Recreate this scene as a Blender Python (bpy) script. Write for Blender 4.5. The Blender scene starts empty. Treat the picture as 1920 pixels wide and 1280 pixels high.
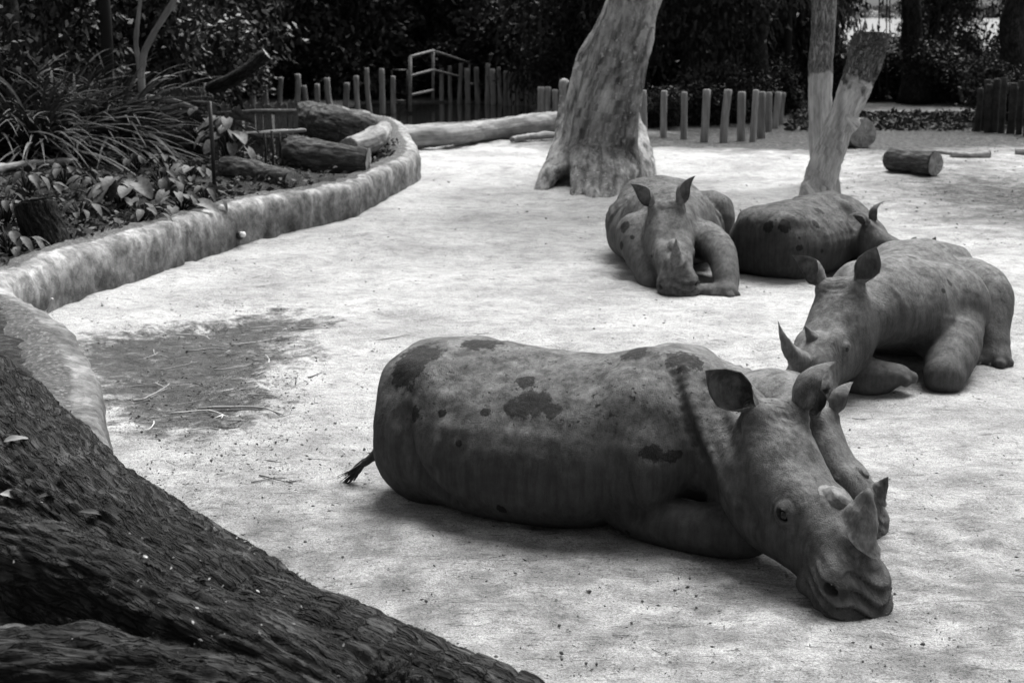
import bpy, bmesh, math, random
import numpy as np
from mathutils import Vector, Matrix

scene = bpy.context.scene
R = math.radians
# ------------------------------------------------------------------ camera
CAM_H, FPX, HORIZON = 2.8, 2667.0, 18.0
PITCH = math.atan((640 - HORIZON) / FPX)
cam_data = bpy.data.cameras.new('camera')
cam = bpy.data.objects.new('camera', cam_data)
scene.collection.objects.link(cam)
cam.location = (0, 0, CAM_H)
cam.rotation_euler = (math.pi / 2 - PITCH, 0, 0)
cam_data.sensor_width = 36.0
cam_data.lens = 36.0 * FPX / 1920.0
cam_data.clip_start = 0.1
cam_data.clip_end = 3000
cam_data.dof.use_dof = True
cam_data.dof.focus_distance = 7.6
cam_data.dof.aperture_fstop = 4.0
scene.camera = cam
# ------------------------------------------------------------------ sky, sun, exposure (black and white photograph: neutral light)
SUN_ELEV, SUN_AZ = R(58), R(24)        # azimuth from +Y towards +X: high, behind the animals and to the right
world = bpy.data.worlds.new('World')
scene.world = world
world.use_nodes = True
wn = world.node_tree
sky = wn.nodes.new('ShaderNodeTexSky')
sky.sky_type = 'NISHITA'
sky.sun_disc = False
sky.sun_elevation = SUN_ELEV
sky.sun_rotation = SUN_AZ
sky.dust_density = 4.0
bw = wn.nodes.new('ShaderNodeRGBToBW')
wn.links.new(sky.outputs[0], bw.inputs[0])
bg = wn.nodes['Background']
wn.links.new(bw.outputs[0], bg.inputs[0])
bg.inputs[1].default_value = 0.05
sun_data = bpy.data.lights.new('sun', 'SUN')
sun_data.energy = 2.0
sun_data.angle = R(40)
sun_data.color = (1.0, 0.995, 0.985)
sun = bpy.data.objects.new('sun', sun_data)
scene.collection.objects.link(sun)
sdir = Vector((math.sin(SUN_AZ) * math.cos(SUN_ELEV), math.cos(SUN_AZ) * math.cos(SUN_ELEV), math.sin(SUN_ELEV)))
sun.rotation_euler = (-sdir).to_track_quat('-Z', 'Y').to_euler()
sun.location = (10, 30, 40)
scene.view_settings.view_transform = 'Standard'
scene.view_settings.look = 'None'
scene.view_settings.gamma = 1.0
scene.view_settings.use_curve_mapping = False
scene.view_settings.exposure = 2.02
scene.cycles.max_bounces = 6
scene.cycles.diffuse_bounces = 3
scene.cycles.transparent_max_bounces = 8

# ------------------------------------------------------------------ helpers
COL = scene.collection
rng = np.random.default_rng(7)
random.seed(7)
CAM_UP = np.array([0, math.sin(PITCH), math.cos(PITCH)])
CAM_FW = np.array([0, math.cos(PITCH), -math.sin(PITCH)])


def ray(px, py):
    return np.array([1.0, 0, 0]) * (px - 960) / FPX + CAM_UP * (640 - py) / FPX + CAM_FW


def ground_at(px, py, z=0.0):
    """point at height z seen at a pixel of the photograph"""
    r = ray(px, py)
    return np.array([0, 0, CAM_H]) + r * ((z - CAM_H) / r[2])


def at(px, py, Y):
    """point at depth Y seen at a pixel of the photograph"""
    r = ray(px, py)
    return np.array([0, 0, CAM_H]) + r * (Y / r[1])


def nrm(v):
    v = np.asarray(v, float)
    return v / max(1e-9, np.linalg.norm(v))


def hash3(i, j, k, seed=0):
    n = (i * 374761393 + j * 668265263 + k * 2147483647 + seed * 144269504) & 0xffffffff
    n = ((n ^ (n >> 13)) * 1274126177) & 0xffffffff
    n = (n ^ (n >> 16)) & 0xffffffff
    return n.astype(np.float64) / 4294967295.0


def vnoise(P, scale=1.0, seed=0):
    """value noise in -1..1, P is (n,3)"""
    Q = np.asarray(P, float) * scale
    I = np.floor(Q).astype(np.int64)
    f = Q - I
    f = f * f * (3 - 2 * f)
    out = 0
    for dx in (0, 1):
        for dy in (0, 1):
            for dz in (0, 1):
                w = (f[:, 0] if dx else 1 - f[:, 0]) * (f[:, 1] if dy else 1 - f[:, 1]) * (f[:, 2] if dz else 1 - f[:, 2])
                out = out + w * hash3(I[:, 0] + dx, I[:, 1] + dy, I[:, 2] + dz, seed)
    return out * 2 - 1


def fbm(P, scale=1.0, octaves=4, seed=0, gain=0.5):
    a, s, t = 1.0, scale, 0
    for o in range(octaves):
        t = t + a * vnoise(P, s, seed + o)
        a *= gain
        s *= 2.03
    return t


def mesh_from(name, verts, faces, smooth=True):
    """faces: (n,4) or (n,3) numpy array or list of tuples"""
    me = bpy.data.meshes.new(name)
    if isinstance(faces, np.ndarray):
        verts = np.asarray(verts, np.float32)
        nf, k = faces.shape
        me.vertices.add(len(verts))
        me.vertices.foreach_set('co', verts.ravel())
        me.loops.add(nf * k)
        me.loops.foreach_set('vertex_index', faces.astype(np.int32).ravel())
        me.polygons.add(nf)
        me.polygons.foreach_set('loop_start', np.arange(0, nf * k, k, dtype=np.int32))
        me.polygons.foreach_set('loop_total', np.full(nf, k, np.int32))
        me.update(calc_edges=True)
    else:
        me.from_pydata([tuple(v) for v in verts], [], [tuple(f) for f in faces])
        me.update()
    if smooth:
        me.polygons.foreach_set('use_smooth', np.ones(len(me.polygons), bool))
    return me


def link(name, me, mat=None, parent=None, label=None, cat=None, group=None, kind=None):
    o = bpy.data.objects.new(name, me)
    COL.objects.link(o)
    if mat is not None and me is not None and len(me.materials) == 0:
        me.materials.append(mat)
    if parent is not None:
        o.parent = parent
    tag(o, label, cat, group, kind)
    return o


def tag(o, label=None, cat=None, group=None, kind=None):
    if label:
        o['label'] = label
    if cat:
        o['category'] = cat
    if group:
        o['group'] = group
    if kind:
        o['kind'] = kind
    return o


def empty(name, loc=(0, 0, 0), rz=0, label=None, cat=None, group=None):
    o = bpy.data.objects.new(name, None)
    o.empty_display_size = 0.1
    COL.objects.link(o)
    o.location = loc
    o.rotation_euler = (0, 0, rz)
    return tag(o, label, cat, group)


class MB:
    """collects shapes for one mesh"""

    def __init__(self):
        self.v, self.f, self.n = [], [], 0

    def add(self, v, f):
        v = np.asarray(v, float)
        self.v.append(v)
        self.f += [tuple(int(i) + self.n for i in q) for q in f]
        self.n += len(v)

    def tube(self, pts, rad, sides=10, caps=True, noise=0.0, nscale=3.0, seed=0, flat=None, sub=0):
        """swept tube along points with a radius at each (scalar or list)"""
        P = np.asarray(pts, float)
        r = np.broadcast_to(np.asarray(rad, float), (len(P),)).copy()
        if sub:
            P, r = smooth_path(P, r, sub)
        T = np.gradient(P, axis=0)
        T /= np.linalg.norm(T, axis=1)[:, None] + 1e-12
        a = np.array([0, 0, 1.0]) if abs(T[0][2]) < 0.9 else np.array([1.0, 0, 0])
        u = nrm(np.cross(T[0], a))
        V, n = [], len(P)
        ang = np.arange(sides) * 2 * math.pi / sides
        for i in range(n):
            u = nrm(u - T[i] * (u @ T[i]))
            w = np.cross(T[i], u)
            V.append(P[i] + r[i] * (np.cos(ang)[:, None] * u + np.sin(ang)[:, None] * w))
        V = np.concatenate(V)
        if noise:
            C = np.repeat(P, sides, axis=0)
            d = V - C
            V = C + d * (1 + noise * fbm(V + seed * 7.3, nscale, 3, seed))[:, None]
        f = []
        for i in range(n - 1):
            for j in range(sides):
                k = (j + 1) % sides
                f.append((i * sides + j, i * sides + k, (i + 1) * sides + k, (i + 1) * sides + j))
        if caps:
            f.append(tuple(range(sides - 1, -1, -1)))
            f.append(tuple((n - 1) * sides + j for j in range(sides)))
        self.add(V, f)
        return self

    def box(self, lo, hi, M=None):
        lo, hi = np.asarray(lo, float), np.asarray(hi, float)
        v = np.array([[(lo, hi)[i][0], (lo, hi)[j][1], (lo, hi)[k][2]] for i in (0, 1) for j in (0, 1) for k in (0, 1)])
        if M is not None:
            v = v @ np.asarray(M)[:3, :3].T + (np.asarray(M)[:3, 3] if np.asarray(M).shape[0] == 4 else 0)
        self.add(v, [(0, 1, 3, 2), (4, 6, 7, 5), (0, 4, 5, 1), (2, 3, 7, 6), (0, 2, 6, 4), (1, 5, 7, 3)])
        return self

    def build(self, name, mat, parent=None, smooth=True, **kw):
        me = mesh_from(name, np.concatenate(self.v), self.f, smooth)
        return link(name, me, mat, parent, **kw)

    def mesh(self, name, mat, smooth=True):
        me = mesh_from(name, np.concatenate(self.v), self.f, smooth)
        me.materials.append(mat)
        return me


def smooth_path(P, r, sub=4):
    """Catmull-Rom through the points"""
    P = np.asarray(P, float)
    r = np.asarray(r, float)
    A = np.column_stack([P, r])
    E = np.vstack([2 * A[0] - A[1], A, 2 * A[-1] - A[-2]])
    out = []
    for i in range(1, len(E) - 2):
        p0, p1, p2, p3 = E[i - 1], E[i], E[i + 1], E[i + 2]
        for s in range(sub):
            t = s / sub
            out.append(0.5 * (2 * p1 + (p2 - p0) * t + (2 * p0 - 5 * p1 + 4 * p2 - p3) * t * t + (3 * p1 - p0 - 3 * p2 + p3) * t ** 3))
    out.append(A[-1])
    out = np.array(out)
    return out[:, :3], np.maximum(out[:, 3], 0.001)


# ------------------------------------------------------------------ materials
class NT:
    """small node-tree helper for procedural materials"""

    def __init__(self, name):
        self.m = bpy.data.materials.new(name)
        self.m.use_nodes = True
        self.t = self.m.node_tree
        self.b = self.t.nodes['Principled BSDF']
        self.out = self.t.nodes['Material Output']
        self.b.inputs['Specular IOR Level'].default_value = 0.3

    def n(self, kind, **kw):
        nd = self.t.nodes.new('ShaderNode' + kind)
        for k, v in kw.items():
            if k.startswith('i_'):
                key = k[2:]
                key = int(key) if key.isdigit() else key.replace('_', ' ')
                nd.inputs[key].default_value = v
            else:
                setattr(nd, k, v)
        return nd

    def l(self, a, b):
        self.t.links.new(a, b)

    def coord(self, which='Object', scale=None):
        c = self.n('TexCoord').outputs[which]
        if scale is not None:
            mp = self.n('Mapping')
            mp.inputs['Scale'].default_value = scale if hasattr(scale, '__len__') else (scale,) * 3
            self.l(c, mp.inputs[0])
            return mp.outputs[0]
        return c

    def noise(self, vec, scale, detail=4, rough=0.55, dist=0.0):
        nd = self.n('TexNoise', i_Scale=scale, i_Detail=detail, i_Roughness=rough, i_Distortion=dist)
        self.l(vec, nd.inputs['Vector'])
        return nd.outputs[0]

    def voro(self, vec, scale, feature='F1', rnd=1.0):
        nd = self.n('TexVoronoi', feature=feature, i_Scale=scale, i_Randomness=rnd)
        self.l(vec, nd.inputs['Vector'])
        return nd.outputs[0]

    def ramp(self, fac, stops):
        nd = self.n('ValToRGB')
        e = nd.color_ramp.elements
        while len(e) < len(stops):
            e.new(0.5)
        for el, (p, c) in zip(e, stops):
            el.position = p
            el.color = (c, c, c, 1) if not hasattr(c, '__len__') else tuple(c) + (1,)
        self.l(fac, nd.inputs[0])
        return nd.outputs[0]

    def math(self, op, a, b=None, clamp=False):
        nd = self.n('Math', operation=op, use_clamp=clamp)
        for i, x in enumerate((a, b)):
            if x is None:
                continue
            if isinstance(x, (int, float)):
                nd.inputs[i].default_value = x
            else:
                self.l(x, nd.inputs[i])
        return nd.outputs[0]

    def mix(self, fac, a, b, blend='MIX'):
        nd = self.n('Mix', data_type='RGBA', blend_type=blend)
        for s, x in ((0, fac), (6, a), (7, b)):
            if isinstance(x, (int, float)):
                nd.inputs[s].default_value = x if s == 0 else (x, x, x, 1)
            else:
                self.l(x, nd.inputs[s])
        return nd.outputs[2]

    def attr(self, name):
        return self.n('Attribute', attribute_name=name).outputs['Fac']

    def bump(self, h, dist=0.01, strength=1.0, normal=None):
        nd = self.n('Bump', i_Strength=strength, i_Distance=dist)
        self.l(h, nd.inputs['Height'])
        if normal is not None:
            self.l(normal, nd.inputs['Normal'])
        return nd.outputs[0]

    def done(self, color, rough=0.8, normal=None, spec=None):
        for key, x in (('Base Color', color), ('Roughness', rough)):
            if isinstance(x, (int, float)):
                self.b.inputs[key].default_value = (x, x, x, 1) if key == 'Base Color' else x
            else:
                self.l(x, self.b.inputs[key])
        if normal is not None:
            self.l(normal, self.b.inputs['Normal'])
        if spec is not None:
            self.b.inputs['Specular IOR Level'].default_value = spec
        return self.m
# ------------------------------------------------------------------ implicit surfaces for the animals
def smin(a, b, k):
    if k <= 0:
        return np.minimum(a, b)
    h = np.maximum(k - np.abs(a - b), 0) / k
    return np.minimum(a, b) - h * h * k * 0.25


class Field:
    def __init__(self, lo, hi, h):
        self.lo, self.h = np.asarray(lo, float), h
        self.n = np.ceil((np.asarray(hi, float) - self.lo) / h).astype(int) + 1
        self.D = np.full(self.n, 5.0, np.float32)
        self.ax = [(self.lo[i] + h * np.arange(self.n[i])).astype(np.float32) for i in range(3)]

    def sub(self, lo, hi):
        a = np.clip(np.floor((np.asarray(lo) - self.lo) / self.h).astype(int), 0, self.n - 1)
        b = np.clip(np.ceil((np.asarray(hi) - self.lo) / self.h).astype(int) + 1, 1, self.n)
        b = np.maximum(b, a + 2)
        sl = tuple(slice(a[i], b[i]) for i in range(3))
        X = self.ax[0][sl[0]][:, None, None]
        Y = self.ax[1][sl[1]][None, :, None]
        Z = self.ax[2][sl[2]][None, None, :]
        return sl, X, Y, Z

    def put(self, d, sl, k, op='add'):
        if op == 'add':
            self.D[sl] = smin(self.D[sl], d, k)
        else:
            self.D[sl] = -smin(-self.D[sl], d, k)

    def ell(self, c, r, M=None, k=0.05, op='add'):
        c, r = np.asarray(c, float), np.asarray(r, float)
        m = (r.max() if M is not None else r) + 2 * k + 2 * self.h
        sl, X, Y, Z = self.sub(c - m, c + m)
        x, y, z = X - c[0], Y - c[1], Z - c[2]
        if M is not None:
            x, y, z = [x * M[0][i] + y * M[1][i] + z * M[2][i] for i in range(3)]
        k0 = np.sqrt((x / r[0]) ** 2 + (y / r[1]) ** 2 + (z / r[2]) ** 2)
        k1 = np.sqrt((x / r[0] ** 2) ** 2 + (y / r[1] ** 2) ** 2 + (z / r[2] ** 2) ** 2) + 1e-6
        self.put(k0 * (k0 - 1) / k1, sl, k, op)

    def cap(self, a, b, ra, rb, k=0.05, op='add'):
        a, b = np.asarray(a, float), np.asarray(b, float)
        m = max(ra, rb) + 2 * k + 2 * self.h
        sl, X, Y, Z = self.sub(np.minimum(a, b) - m, np.maximum(a, b) + m)
        ba = b - a
        t = np.clip(((X - a[0]) * ba[0] + (Y - a[1]) * ba[1] + (Z - a[2]) * ba[2]) / (ba @ ba), 0, 1)
        d = np.sqrt((X - a[0] - t * ba[0]) ** 2 + (Y - a[1] - t * ba[1]) ** 2 + (Z - a[2] - t * ba[2]) ** 2)
        self.put(d - (ra + (rb - ra) * t), sl, k, op)

    def chain(self, pts, rad, k=0.05, ki=None, op='add', sub=0):
        """tube through points, its own pieces blended first (ki), then the whole with k"""
        P, r = np.asarray(pts, float), np.asarray(rad, float)
        if sub:
            P, r = smooth_path(P, r, sub)
        m = r.max() + 2 * k + 2 * self.h
        sl, X, Y, Z = self.sub(P.min(0) - m, P.max(0) + m)
        D = np.full(self.D[sl].shape, 5.0, np.float32)
        o = np.array([q.start for q in sl])
        mg = 2 * k + 3 * self.h + (ki or 0)
        for i in range(len(P) - 1):
            a, ba = P[i], P[i + 1] - P[i]
            rm = max(r[i], r[i + 1]) + mg
            s2, X, Y, Z = self.sub(np.minimum(P[i], P[i + 1]) - rm, np.maximum(P[i], P[i + 1]) + rm)
            l2 = tuple(slice(q.start - c, q.stop - c) for q, c in zip(s2, o))
            l2 = tuple(slice(max(0, q.start), min(q.stop, n)) for q, n in zip(l2, D.shape))
            X = X[max(0, o[0] - s2[0].start):][:l2[0].stop - l2[0].start]
            Y = Y[:, max(0, o[1] - s2[1].start):][:, :l2[1].stop - l2[1].start]
            Z = Z[:, :, max(0, o[2] - s2[2].start):][:, :, :l2[2].stop - l2[2].start]
            t = np.clip(((X - a[0]) * ba[0] + (Y - a[1]) * ba[1] + (Z - a[2]) * ba[2]) / (ba @ ba), 0, 1)
            d = np.sqrt((X - a[0] - t * ba[0]) ** 2 + (Y - a[1] - t * ba[1]) ** 2 + (Z - a[2] - t * ba[2]) ** 2)
            D[l2] = smin(D[l2], d - (r[i] + (r[i + 1] - r[i]) * t), ki if ki is not None else 0)
        self.put(D, sl, k, op)

    def loft(self, org, M, table, nt=2.0, nb=2.4, k=0.08, disp=None):
        """table rows: u, top, bottom, halfwidth, mid ; M columns are the u,v,w axes"""
        T = np.asarray(table, float)
        org = np.asarray(org, float)
        us = np.linspace(T[0, 0], T[-1, 0], 240)
        cols = [pchip(T[:, 0], T[:, j], us) for j in range(1, 5)]
        ext = np.array([[u, s * T[:, 3].max(), w] for u in (T[0, 0], T[-1, 0]) for s in (-1, 1) for w in (T[:, 2].min(), T[:, 1].max())])
        W = ext @ np.asarray(M).T + org
        m = 2 * k + 3 * self.h
        sl, X, Y, Z = self.sub(W.min(0) - m, W.max(0) + m)
        x, y, z = X - org[0], Y - org[1], Z - org[2]
        u, v, w = [x * M[0][i] + y * M[1][i] + z * M[2][i] for i in range(3)]
        u = u + 0 * v + 0 * w
        top, bot, hw, mid = [np.interp(u, us, c).astype(np.float32) for c in cols]
        up = w > mid
        rz = np.where(up, top - mid, mid - bot)
        n = np.where(up, nt, nb)
        rz = np.maximum(rz, 0.004)
        hw = np.maximum(hw, 0.004)
        q = ((np.abs(v) / hw) ** n + (np.abs(w - mid) / rz) ** n) ** (1 / n) - 1
        f = q * np.minimum(hw, rz)
        out = np.maximum(us[0] - u, u - us[-1])
        f = np.where(out > 0, np.maximum(f, 0.004) + out, f)
        g = np.gradient(f, self.h)
        g = np.sqrt(g[0] ** 2 + g[1] ** 2 + g[2] ** 2)
        f = f / np.clip(g, 0.5, 4.0)
        if disp is not None:
            f = f + disp(u, v, w)
        self.put(f.astype(np.float32), sl, k)

    def surface(self):
        """naive surface nets"""
        D, h = self.D, self.h
        S = D < 0
        nx, ny, nz = D.shape
        cnt = np.zeros((nx - 1, ny - 1, nz - 1), np.uint8)
        for i in (0, 1):
            for j in (0, 1):
                for k in (0, 1):
                    cnt += S[i:nx - 1 + i, j:ny - 1 + j, k:nz - 1 + k]
        act = (cnt > 0) & (cnt < 8)
        I = np.argwhere(act)
        ids = np.full(act.shape, -1, np.int64)
        ids[act] = np.arange(len(I))
        acc = np.zeros((len(I), 3))
        num = np.zeros(len(I))
        C = [(i, j, k) for i in (0, 1) for j in (0, 1) for k in (0, 1)]
        val = {c: D[I[:, 0] + c[0], I[:, 1] + c[1], I[:, 2] + c[2]].astype(float) for c in C}
        for c in C:
            for a in range(3):
                if c[a] == 0:
                    e = list(c)
                    e[a] = 1
                    e = tuple(e)
                    v0, v1 = val[c], val[e]
                    x = (v0 < 0) != (v1 < 0)
                    t = np.where(x, v0 / np.where(x, v0 - v1, 1), 0)
                    p = np.tile(np.array(c, float), (len(I), 1))
                    p[:, a] = t
                    acc += p * x[:, None]
                    num += x
        V = self.lo + (I + acc / num[:, None]) * h
        F = []
        for a in range(3):
            b, c = (a + 1) % 3, (a + 2) % 3
            s0 = [slice(None)] * 3
            s1 = [slice(None)] * 3
            s0[a], s1[a] = slice(0, -1), slice(1, None)
            A, B = S[tuple(s0)], S[tuple(s1)]
            E = np.argwhere(A != B)
            ok = (E[:, b] > 0) & (E[:, c] > 0) & (E[:, b] < D.shape[b] - 1) & (E[:, c] < D.shape[c] - 1)
            E = E[ok]
            q = []
            for ob, oc in ((-1, -1), (0, -1), (0, 0), (-1, 0)):
                K = E.copy()
                K[:, b] += ob
                K[:, c] += oc
                q.append(ids[K[:, 0], K[:, 1], K[:, 2]])
            q = np.stack(q, 1)
            flip = ~A[E[:, 0], E[:, 1], E[:, 2]]
            q[flip] = q[flip][:, ::-1]
            F.append(q)
        F = np.concatenate(F)
        # light smoothing
        for lam in (0.5, -0.52, 0.5):
            A = np.concatenate([F[:, i] for i in range(4)] + [F[:, (i + 1) % 4] for i in range(4)])
            Bq = np.concatenate([F[:, (i + 1) % 4] for i in range(4)] + [F[:, i] for i in range(4)])
            n = np.bincount(A, minlength=len(V))
            s = np.stack([np.bincount(A, V[Bq, c], len(V)) for c in range(3)], 1)
            V = V + lam * (s / np.maximum(n, 1)[:, None] - V)
        return V, F


def pchip(x, y, xs):
    """monotone cubic"""
    h = np.diff(x)
    d = np.diff(y) / h
    m = np.zeros(len(x))
    m[0], m[-1] = d[0], d[-1]
    for i in range(1, len(x) - 1):
        if d[i - 1] * d[i] > 0:
            w1, w2 = 2 * h[i] + h[i - 1], h[i] + 2 * h[i - 1]
            m[i] = (w1 + w2) / (w1 / d[i - 1] + w2 / d[i])
    i = np.clip(np.searchsorted(x, xs) - 1, 0, len(x) - 2)
    t = (xs - x[i]) / h[i]
    return y[i] * (1 + 2 * t) * (1 - t) ** 2 + h[i] * m[i] * t * (1 - t) ** 2 + y[i + 1] * t * t * (3 - 2 * t) + h[i] * m[i + 1] * t * t * (t - 1)


# ------------------------------------------------------------------ large structure: ground, water, planting bed, wall
def cellnoise(P, scale=1.0, seed=0):
    """F1 and F2-F1 of a jittered cell pattern, P (n,3)"""
    Q = np.asarray(P, float) * scale
    I = np.floor(Q).astype(np.int64)
    f1 = np.full(len(Q), 9.0)
    f2 = np.full(len(Q), 9.0)
    for dx in (-1, 0, 1):
        for dy in (-1, 0, 1):
            for dz in (-1, 0, 1):
                a, b, c = I[:, 0] + dx, I[:, 1] + dy, I[:, 2] + dz
                d = (a + hash3(a, b, c, seed) - Q[:, 0]) ** 2 + (b + hash3(a, b, c, seed + 11) - Q[:, 1]) ** 2 + (c + hash3(a, b, c, seed + 23) - Q[:, 2]) ** 2
                f2 = np.where(d < f1, f1, np.minimum(f2, d))
                f1 = np.minimum(f1, d)
    f1, f2 = np.sqrt(f1), np.sqrt(f2)
    return f1, f2 - f1


def poly_sdf(P, poly):
    """signed distance in the plane, negative inside"""
    poly = np.asarray(poly, float)
    d = np.full(len(P), 1e9)
    ins = np.zeros(len(P), bool)
    for i in range(len(poly)):
        a, b = poly[i], poly[(i + 1) % len(poly)]
        e, w = b - a, P - a
        t = np.clip((w @ e) / (e @ e), 0, 1)
        d = np.minimum(d, np.linalg.norm(w - t[:, None] * e, axis=1))
        c = ((a[1] <= P[:, 1]) & (b[1] > P[:, 1])) | ((b[1] <= P[:, 1]) & (a[1] > P[:, 1]))
        x = a[0] + (P[:, 1] - a[1]) / np.where(abs(b[1] - a[1]) < 1e-9, 1e-9, b[1] - a[1]) * (b[0] - a[0])
        ins ^= c & (P[:, 0] < x)
    return np.where(ins, -d, d)


def grid_mesh(xs, ys):
    X, Y = np.meshgrid(xs, ys)
    P = np.column_stack([X.ravel(), Y.ravel(), np.zeros(X.size)])
    n, m = len(xs), len(ys)
    i = (np.arange(m - 1)[:, None] * n + np.arange(n - 1)[None, :]).ravel()
    F = np.stack([i, i + 1, i + n + 1, i + n], 1)
    return P, F


gp = lambda L: np.array([ground_at(*q)[:2] for q in L])
POND = np.vstack([gp([(520, 238), (640, 236), (760, 234), (860, 226), (960, 216), (1000, 203)]), [(0.4, 46), (-4.5, 46), (-5.5, 43.6), (-14, 43.5), (-14, 36)]])
DAMP = gp([(105, 655), (200, 625), (330, 606), (430, 596), (530, 578), (560, 592), (622, 604), (548, 628), (530, 650), (585, 664), (500, 690), (480, 720), (500, 760), (455, 790), (400, 800), (300, 800), (235, 785), (180, 735)])
xs = np.unique(np.concatenate([np.linspace(-600, -30, 16), np.linspace(-30, -7, 24), np.arange(-7, 7.01, .06), np.linspace(7, 30, 40), np.linspace(30, 600, 16)]))
ys = np.unique(np.concatenate([np.linspace(-60, 3, 10), np.arange(3, 18, .06), np.arange(18, 40, .16), np.linspace(40, 90, 50), np.linspace(90, 900, 14)]))
GP, GF = grid_mesh(xs, ys)
near = np.clip((42 - GP[:, 1]) / 6, 0, 1) * np.clip((14 - np.abs(GP[:, 0])) / 4, 0, 1)
z = .035 * fbm(GP, .35, 3, 3) + .018 * fbm(GP, 1.6, 3, 5) * near + .011 * vnoise(GP, 4.5, 9) * near + .006 * vnoise(GP, 9, 10) * near
f1, _e = cellnoise(GP * [1, 1, 0] + [0, 0, .5], 1.7, 4)
z += (-.045 * np.exp(-(f1 / .20) ** 2) + .016 * np.exp(-((f1 - .33) / .10) ** 2)) * near * (hash3(np.floor(GP[:, 0] * .8).astype(np.int64), np.floor(GP[:, 1] * .8).astype(np.int64), np.zeros(len(GP), np.int64), 3) > .45)                      # old footprints
pd = poly_sdf(GP[:, :2], POND)
z = z - np.clip(-pd / 1.5 + .15, 0, 1) * .55
z = z - 3.5 * np.clip((GP[:, 1] - 74 - 6 * vnoise(GP, .06, 2)) / 22, 0, 1)    # land falls to the reservoir
dd = poly_sdf(GP[:, :2], DAMP)
z -= .03 * np.clip(-dd / .5, 0, 1)
GP[:, 2] = z
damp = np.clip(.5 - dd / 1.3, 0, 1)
def blob(px, py, rx, ry):
    c = ground_at(px, py)[:2]
    return np.exp(-(((GP[:, 0] - c[0]) / rx) ** 2 + ((GP[:, 1] - c[1]) / ry) ** 2))
soil = np.clip(blob(1340, 268, 4.5, 2.0) + blob(1900, 370, 2.6, 6) * .9 + blob(1750, 235, 6, 4) + blob(900, 222, 3, 5) * .7 + blob(1800, 240, 8, 6), 0, 1)
soil = np.maximum(soil, np.clip((GP[:, 1] - 38) / 5, 0, 1))
painted_shade = np.clip(blob(700, 1000, 2.2, 1.0) * .6 + blob(1500, 1150, 1.6, .9) * .5 + blob(1150, 1060, 1.3, .5) * .7 + blob(1850, 820, 1.6, 2.2) * .55 + blob(480, 860, .9, 1.0) * .7 + blob(1700, 1000, 1.2, 1) * .4
                + np.clip((8.6 - GP[:, 1]) / 2.6, 0, 1) * .65, 0, 1)  # canopy shade painted into the sand as a darker tone
t = NT('sand')
co = t.coord('Object')
big = t.noise(co, .9, 5, .6)
mid = t.noise(co, 5.5, 6, .65)
fine = t.noise(co, 85, 5, .8)
st = t.n('Mapping'); st.inputs['Scale'].default_value = (3.0, 4.5, 1); t.l(co, st.inputs[0])
streak = t.noise(st.outputs[0], 1.0, 5, .65)
col = t.ramp(big, [(.30, .46), (.5, .58), (.68, .64)])
col = t.mix(.55, col, t.ramp(mid, [(.34, .62), (.55, 1.0), (.72, 1.1)]), 'MULTIPLY')
col = t.mix(.35, col, t.ramp(streak, [(.36, .6), (.54, 1.0)]), 'MULTIPLY')
col = t.mix(.9, col, t.ramp(fine, [(.34, .35), (.50, .95), (.64, 1.25)]), 'MULTIPLY')
grit = t.noise(co, 240, 3, .8)
col = t.mix(.8, col, t.ramp(grit, [(.34, .45), (.60, 1.2)]), 'MULTIPLY')
spk = t.ramp(t.noise(co, 34, 4, .7), [(.60, 1.0), (.68, .3)])
col = t.mix(t.ramp(t.noise(co, 1.4, 4, .6), [(.38, .1), (.60, .95)]), col, t.mix(1.0, col, spk, 'MULTIPLY'))
for ang, sc_, lo_, hi_, dk in ((.45, (5, 34, 1), .60, .68, .45), (-.55, (7, 40, 1), .61, .69, .45), (1.2, (9, 46, 1), .63, .70, .5), (.1, (2.5, 16, 1), .60, .74, .6)):
    mq = t.n('Mapping')
    mq.inputs['Rotation'].default_value = (0, 0, ang)
    mq.inputs['Scale'].default_value = sc_
    t.l(co, mq.inputs[0])
    col = t.mix(1.0, col, t.ramp(t.noise(mq.outputs[0], 1.0, 4, .65, .5), [(lo_, 1.0), (hi_, dk)]), 'MULTIPLY')      # drag marks and scratches
pat = t.ramp(t.noise(co, .55, 6, .68), [(.44, 0.0), (.62, .55)])
col = t.mix(pat, col, t.mix(1.0, col, .55, 'MULTIPLY'))
ms = t.math('MULTIPLY', t.attr('painted_shade'), t.ramp(t.noise(co, 3.2, 6, .7), [(.34, 0.0), (.60, 1.0)]))
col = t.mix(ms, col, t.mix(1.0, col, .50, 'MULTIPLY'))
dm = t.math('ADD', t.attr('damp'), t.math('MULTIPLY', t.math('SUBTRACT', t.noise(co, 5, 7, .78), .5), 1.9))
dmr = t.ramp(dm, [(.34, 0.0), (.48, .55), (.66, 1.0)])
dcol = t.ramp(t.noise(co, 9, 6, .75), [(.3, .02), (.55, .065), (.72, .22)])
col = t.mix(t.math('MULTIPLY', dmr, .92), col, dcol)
so = t.math('ADD', t.attr('soil'), t.math('MULTIPLY', t.math('SUBTRACT', t.noise(co, 2.2, 6, .7), .5), .9))
col = t.mix(t.ramp(so, [(.32, 0.0), (.88, .95)]), col, t.ramp(t.noise(co, 12, 6, .7), [(.3, .02), (.5, .055), (.70, .17)]))
nb = t.bump(t.math('ADD', t.math('MULTIPLY', mid, 1.5), t.noise(co, 15, 5, .62)), .05, .8)
SAND = t.done(col, .95, t.bump(fine, .016, .9, nb), .1)
gme = mesh_from('ground', GP, GF)
for nme, arr in (('damp', damp), ('soil', soil), ('painted_shade', painted_shade)):
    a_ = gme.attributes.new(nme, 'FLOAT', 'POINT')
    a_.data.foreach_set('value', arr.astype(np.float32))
link('ground', gme, SAND, kind='structure')


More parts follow.
